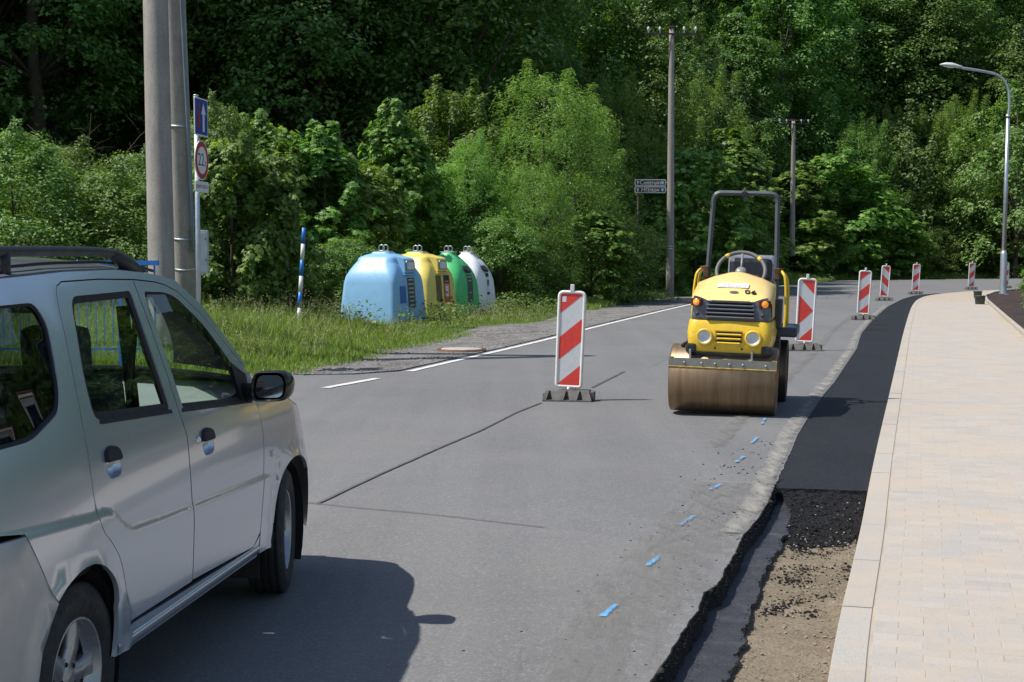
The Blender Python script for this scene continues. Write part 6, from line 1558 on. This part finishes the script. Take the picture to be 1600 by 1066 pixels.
sa = me.attributes.new('sc', 'FLOAT', 'POINT'); sa.data.foreach_set('value', [p[2] for p in WP])
ra = me.attributes.new('rz', 'FLOAT', 'POINT'); ra.data.foreach_set('value', [p[3] for p in WP])
ia = me.attributes.new('kind_index', 'INT', 'POINT'); ia.data.foreach_set('value', [int(p[4]) for p in WP])
wood = link('woodland', me); tag(wood, 'dense dark broadleaf wood covering the slope behind everything', kind='stuff')
ng = bpy.data.node_groups.new('wood_scatter', 'GeometryNodeTree'); ng.interface.new_socket('Geometry', in_out='INPUT', socket_type='NodeSocketGeometry'); ng.interface.new_socket('Geometry', in_out='OUTPUT', socket_type='NodeSocketGeometry')
nn = ng.nodes; gi = nn.new('NodeGroupInput'); go = nn.new('NodeGroupOutput'); jo = nn.new('GeometryNodeJoinGeometry')
def attr(name, typ): n = nn.new('GeometryNodeInputNamedAttribute'); n.data_type = typ; n.inputs['Name'].default_value = name; return n.outputs[0]
src = {}
for nm in ('ash_tree', 'lime_tree', 'beech_tree'):
    t = [o for o in bpy.data.objects if o.name.split('.')[0] == nm and o.type == 'EMPTY'][0]; src[nm] = list(t.children)
rot = nn.new('ShaderNodeCombineXYZ'); ng.links.new(attr('rz', 'FLOAT'), rot.inputs[2])
for k, nm in enumerate(('ash_tree', 'lime_tree', 'beech_tree')):
    cmpn = nn.new('FunctionNodeCompare'); cmpn.data_type = 'INT'; cmpn.operation = 'EQUAL'; ng.links.new(attr('kind_index', 'INT'), cmpn.inputs[2]); cmpn.inputs[3].default_value = k
    for ob in src[nm]:
        oi = nn.new('GeometryNodeObjectInfo'); oi.transform_space = 'ORIGINAL'; oi.inputs[0].default_value = ob; oi.inputs[1].default_value = True
        ip = nn.new('GeometryNodeInstanceOnPoints'); ng.links.new(gi.outputs[0], ip.inputs['Points']); ng.links.new(cmpn.outputs[0], ip.inputs['Selection']); ng.links.new(oi.outputs['Geometry'], ip.inputs['Instance'])
        ng.links.new(rot.outputs[0], ip.inputs['Rotation']); ng.links.new(attr('sc', 'FLOAT'), ip.inputs['Scale']); ng.links.new(ip.outputs[0], jo.inputs[0])
ng.links.new(jo.outputs[0], go.inputs[0])
md = wood.modifiers.new('scatter', 'NODES'); md.node_group = ng
# dead pale twigs at the upper left
m = MB(); b0 = at(105, 330, 31)
rnd = random.Random(4)
for k in range(26):
    a = b0 + Vector((rnd.uniform(-.5, 1.1), rnd.uniform(-.4, .4), rnd.uniform(-.6, .6))); L = rnd.uniform(.8, 2.1); th = rnd.uniform(-.5, 1.3)
    pts = [a + Vector((math.sin(th * (.5 + .6 * u)) * L * u, rnd.uniform(-.03, .03), math.cos(th * (.5 + .8 * u)) * L * u)) for u in (0, .25, .5, .75, 1)]
    m.tube(pts, [.014, .011, .008, .006, .003], 4)
    for j in range(3):
        s_ = pts[rnd.choice((1, 2, 3))]; e_ = s_ + Vector((rnd.uniform(-.4, .6), 0, rnd.uniform(-.1, .5))); m.tube([s_, s_.lerp(e_, .5) + Vector((0, 0, .05)), e_], [.005, .004, .002], 3)
o = m.build('dead_branches', M['twig']); tag(o, 'bare dead pale branches sticking out above the left shrubs', 'branches')
# ---- grass
def grass(name, n, ymin, ymax, qlo, qhi, hfun, wfac, mat, seed, dens=None, label='', curve=.5, xr=(-14, 30), along=False):
    r = np.random.default_rng(seed); xs = []; 
    x = r.uniform(xr[0], xr[1], n * 6); y = ymin + (ymax - ymin) * r.uniform(0, 1, n * 6) ** 1.3
    if along:
        seg = [(GE[i], GE[i + 1]) for i in range(len(GE) - 1) if GE[i][1] > ymin - 3 and GE[i][0] < 60]; Ls = np.array([np.hypot(*(b_ - a_)) for a_, b_ in seg]); k_ = r.choice(len(seg), n * 3, p=Ls / Ls.sum()); A_ = np.array([s_[0] for s_ in seg])[k_]; B_ = np.array([s_[1] for s_ in seg])[k_]; D_ = B_ - A_; D_ /= np.linalg.norm(D_, axis=1, keepdims=True)
        u_ = r.uniform(0, 1, (n * 3, 1)); o_ = r.uniform(0, 1, (n * 3, 1)) ** 1.2 * qhi; P_ = A_ + (B_ - A_) * u_ + np.stack([-D_[:, 1], D_[:, 0]], 1) * o_; x, y = P_[:, 0], P_[:, 1]
    px = 800 + FPX * x / y; m = (px > -60) & (px < 1620); x, y = x[m], y[m]; q = q_dist(x, y); nv = np.array([noise.noise((a * .6, b * .6, seed)) for a, b in zip(x[:60000], y[:60000])]); x, y, q = x[:60000], y[:60000], q[:60000]
    edge = np.array([.22 * noise.noise((a * 1.4, b * 1.4, 3.3)) + .12 * noise.noise((a * 6, b * 6, 1.3)) for a, b in zip(x, y)])
    m = (q > qlo + edge) & (q < qhi)
    if dens is not None: m &= r.uniform(0, 1, len(x)) < dens(q, nv, y)
    x, y, q, nv = x[m][:n], y[m][:n], q[m][:n], nv[m][:n]; k = len(x)
    h = hfun(q, nv, y) * r.uniform(.55, 1.2, k) * np.where((x / y > -.105) & (y < 31) & (q < 6), .62, 1.0); z = hgt(x, y) - .01
    a = r.uniform(0, 2 * math.pi, k); lean = r.uniform(.1, 1.0, k) * curve; w = wfac * (1 + y / 40) * r.uniform(.7, 1.3, k); f = r.uniform(0, 2 * math.pi, k)
    dx, dy = np.cos(a), np.sin(a); fx, fy = np.cos(f), np.sin(f); L = []
    for u, ww in ((0, 1), (.5, .8), (1, 0)):
        cx = x + dx * lean * h * u ** 2; cy = y + dy * lean * h * u ** 2; cz = z + h * (u - .25 * lean * u ** 2)
        if ww: L.append(np.stack([cx - fx * w * ww, cy - fy * w * ww, cz], 1)); L.append(np.stack([cx + fx * w * ww, cy + fy * w * ww, cz], 1))
        else: L.append(np.stack([cx, cy, cz], 1))
    V = np.stack(L, 1); F = np.array([(0, 1, 3), (0, 3, 2), (2, 3, 4)]); FF = (F[None] + (np.arange(k) * 5)[:, None, None]).reshape(-1, 3)
    o = link(name, np_mesh(name, V.reshape(-1, 3), FF, False), M[mat]); tag(o, label, kind='stuff'); return o, (x, y, z, h, a, lean)
hv = lambda q, nv, y: (np.clip(.10 + .12 * np.clip(q - .25, 0, 1.5), .09, .3) + np.where(y < 27.5, .14 * np.clip(q - 1.2, 0, 2), 0)) * (1 + .9 * nv) * np.where((y > 28.3) & (q < 4.6), .42, 1.0)
for k in range(5):
    grass('verge_grass', 30000, 16.5, 34 + (k > 2) * 14, .0, 5.5, hv, .0042, 'grass', 40 + k, None, 'lush green verge grass, patch %d' % 1 if False else 'lush green grass on the verge', .6, xr=(-14, 14))
for k in range(3):
    grass('verge_grass', 26000, 38, 100, .0, 6, lambda q, nv, y: np.clip(.20 + .16 * np.clip(q - .2, 0, 2.5), .16, .6) * (1 + .6 * nv), .006, 'grass', 60 + k, None, 'green grass on the verge towards the bend', .6, xr=(-4, 46), along=True)
# seed heads
for (nm, n, y0, y1, ql, sd) in (('seed_heads', 12000, 17, 40, .9, 70), ('seed_heads', 5000, 38, 85, 1.2, 71)):
    g_, (x, y, z, h, a, lean) = grass(nm, n, y0, y1, ql, 7, lambda q, nv, y: np.clip(.26 + .18 * np.clip(q - .8, 0, 2.4), .25, .8) * (1 + .5 * nv) * np.where((y > 29) & (y < 42) & (q < 4), .6, 1.0), .0016, 'straw', sd, lambda q, nv, y: np.clip(.35 + nv, 0, 1), 'pale seed heads standing above the grass', .35, xr=(-12, 30))
    # small plumes at the tips
    tip = np.stack([x + np.cos(a) * lean * h, y + np.sin(a) * lean * h, z + h * (1 - .25 * lean)], 1); r = np.random.default_rng(sd)
    C = np.repeat(tip, 4, 0) + r.normal(size=(len(tip) * 4, 3)) * np.array([.012, .012, .05]) - np.array([0, 0, .03]); me = leaves_mesh('seed_plumes', C, r.normal(size=C.shape), .045 if y0 < 30 else .06, 'narrow', r)
    tag(link('seed_plumes', me, M['straw']), 'feathery grass plumes on the verge', kind='stuff')
# broad weeds: leafy mounds along the hedge foot and round the containers
r = np.random.default_rng(99); C = []; 
spots = [(x_, y_) for x_, y_ in zip(r.uniform(-9, 24, 3000), r.uniform(18, 90, 3000))]; spots = [s for s in spots if 1.6 < float(q_dist(np.array([s[0]]), np.array([s[1]]))[0]) < 7.5][:420]
for (x_, y_) in spots + [(-1.2, 30.3), (-.2, 34.6), (.5, 36.2), (1.0, 38.0), (-2.2, 29.5), (-3.2, 29.3), (-4.2, 29.7)] * 2:
    h_ = r.uniform(.25, .6); n_ = 60; g0 = float(hgt(np.array([x_]), np.array([y_]))[0]); o_ = r.normal(size=(n_, 3)) * np.array([.22, .22, 0]); o_[:, 2] = r.uniform(.05, 1, n_) * h_; C.append(o_ + np.array([x_, y_, g0]))
C = np.vstack(C); me = leaves_mesh('verge_weeds', C, r.normal(size=C.shape) * .5 + np.array([0, 0, 1]), .085, 'oval', r)
tag(link('verge_weeds', me, M['leaf_small']), 'leafy weeds growing through the verge grass', kind='stuff')
# undergrowth at the foot of the wood
r = np.random.default_rng(12); C = []
cand = [(a_, b_) for a_, b_ in zip(r.uniform(-26, 70, 9000), r.uniform(30, 125, 9000))]; qq = q_dist(np.array([c[0] for c in cand]), np.array([c[1] for c in cand]))
cand = [c for c, q in zip(cand, qq) if 6.5 < q < 26][:900]; gz = hgt(np.array([c[0] for c in cand]), np.array([c[1] for c in cand]))
for (x_, y_), g0 in zip(cand, gz):
    n_ = 110; o_ = r.normal(size=(n_, 3)) * np.array([.7, .7, 0]); o_[:, 2] = r.uniform(.05, 1, n_) ** .7 * r.uniform(.5, 1.5); C.append(o_ + np.array([x_, y_, g0]))
C = np.vstack(C); me = leaves_mesh('undergrowth', C, r.normal(size=C.shape) * .6 + np.array([0, 0, 1]), .17, 'oval', r)
tag(link('undergrowth', me, M['leaf_wood']), 'low leafy undergrowth along the foot of the wood', kind='stuff')
for i_, (x_, y_) in enumerate([]): pass
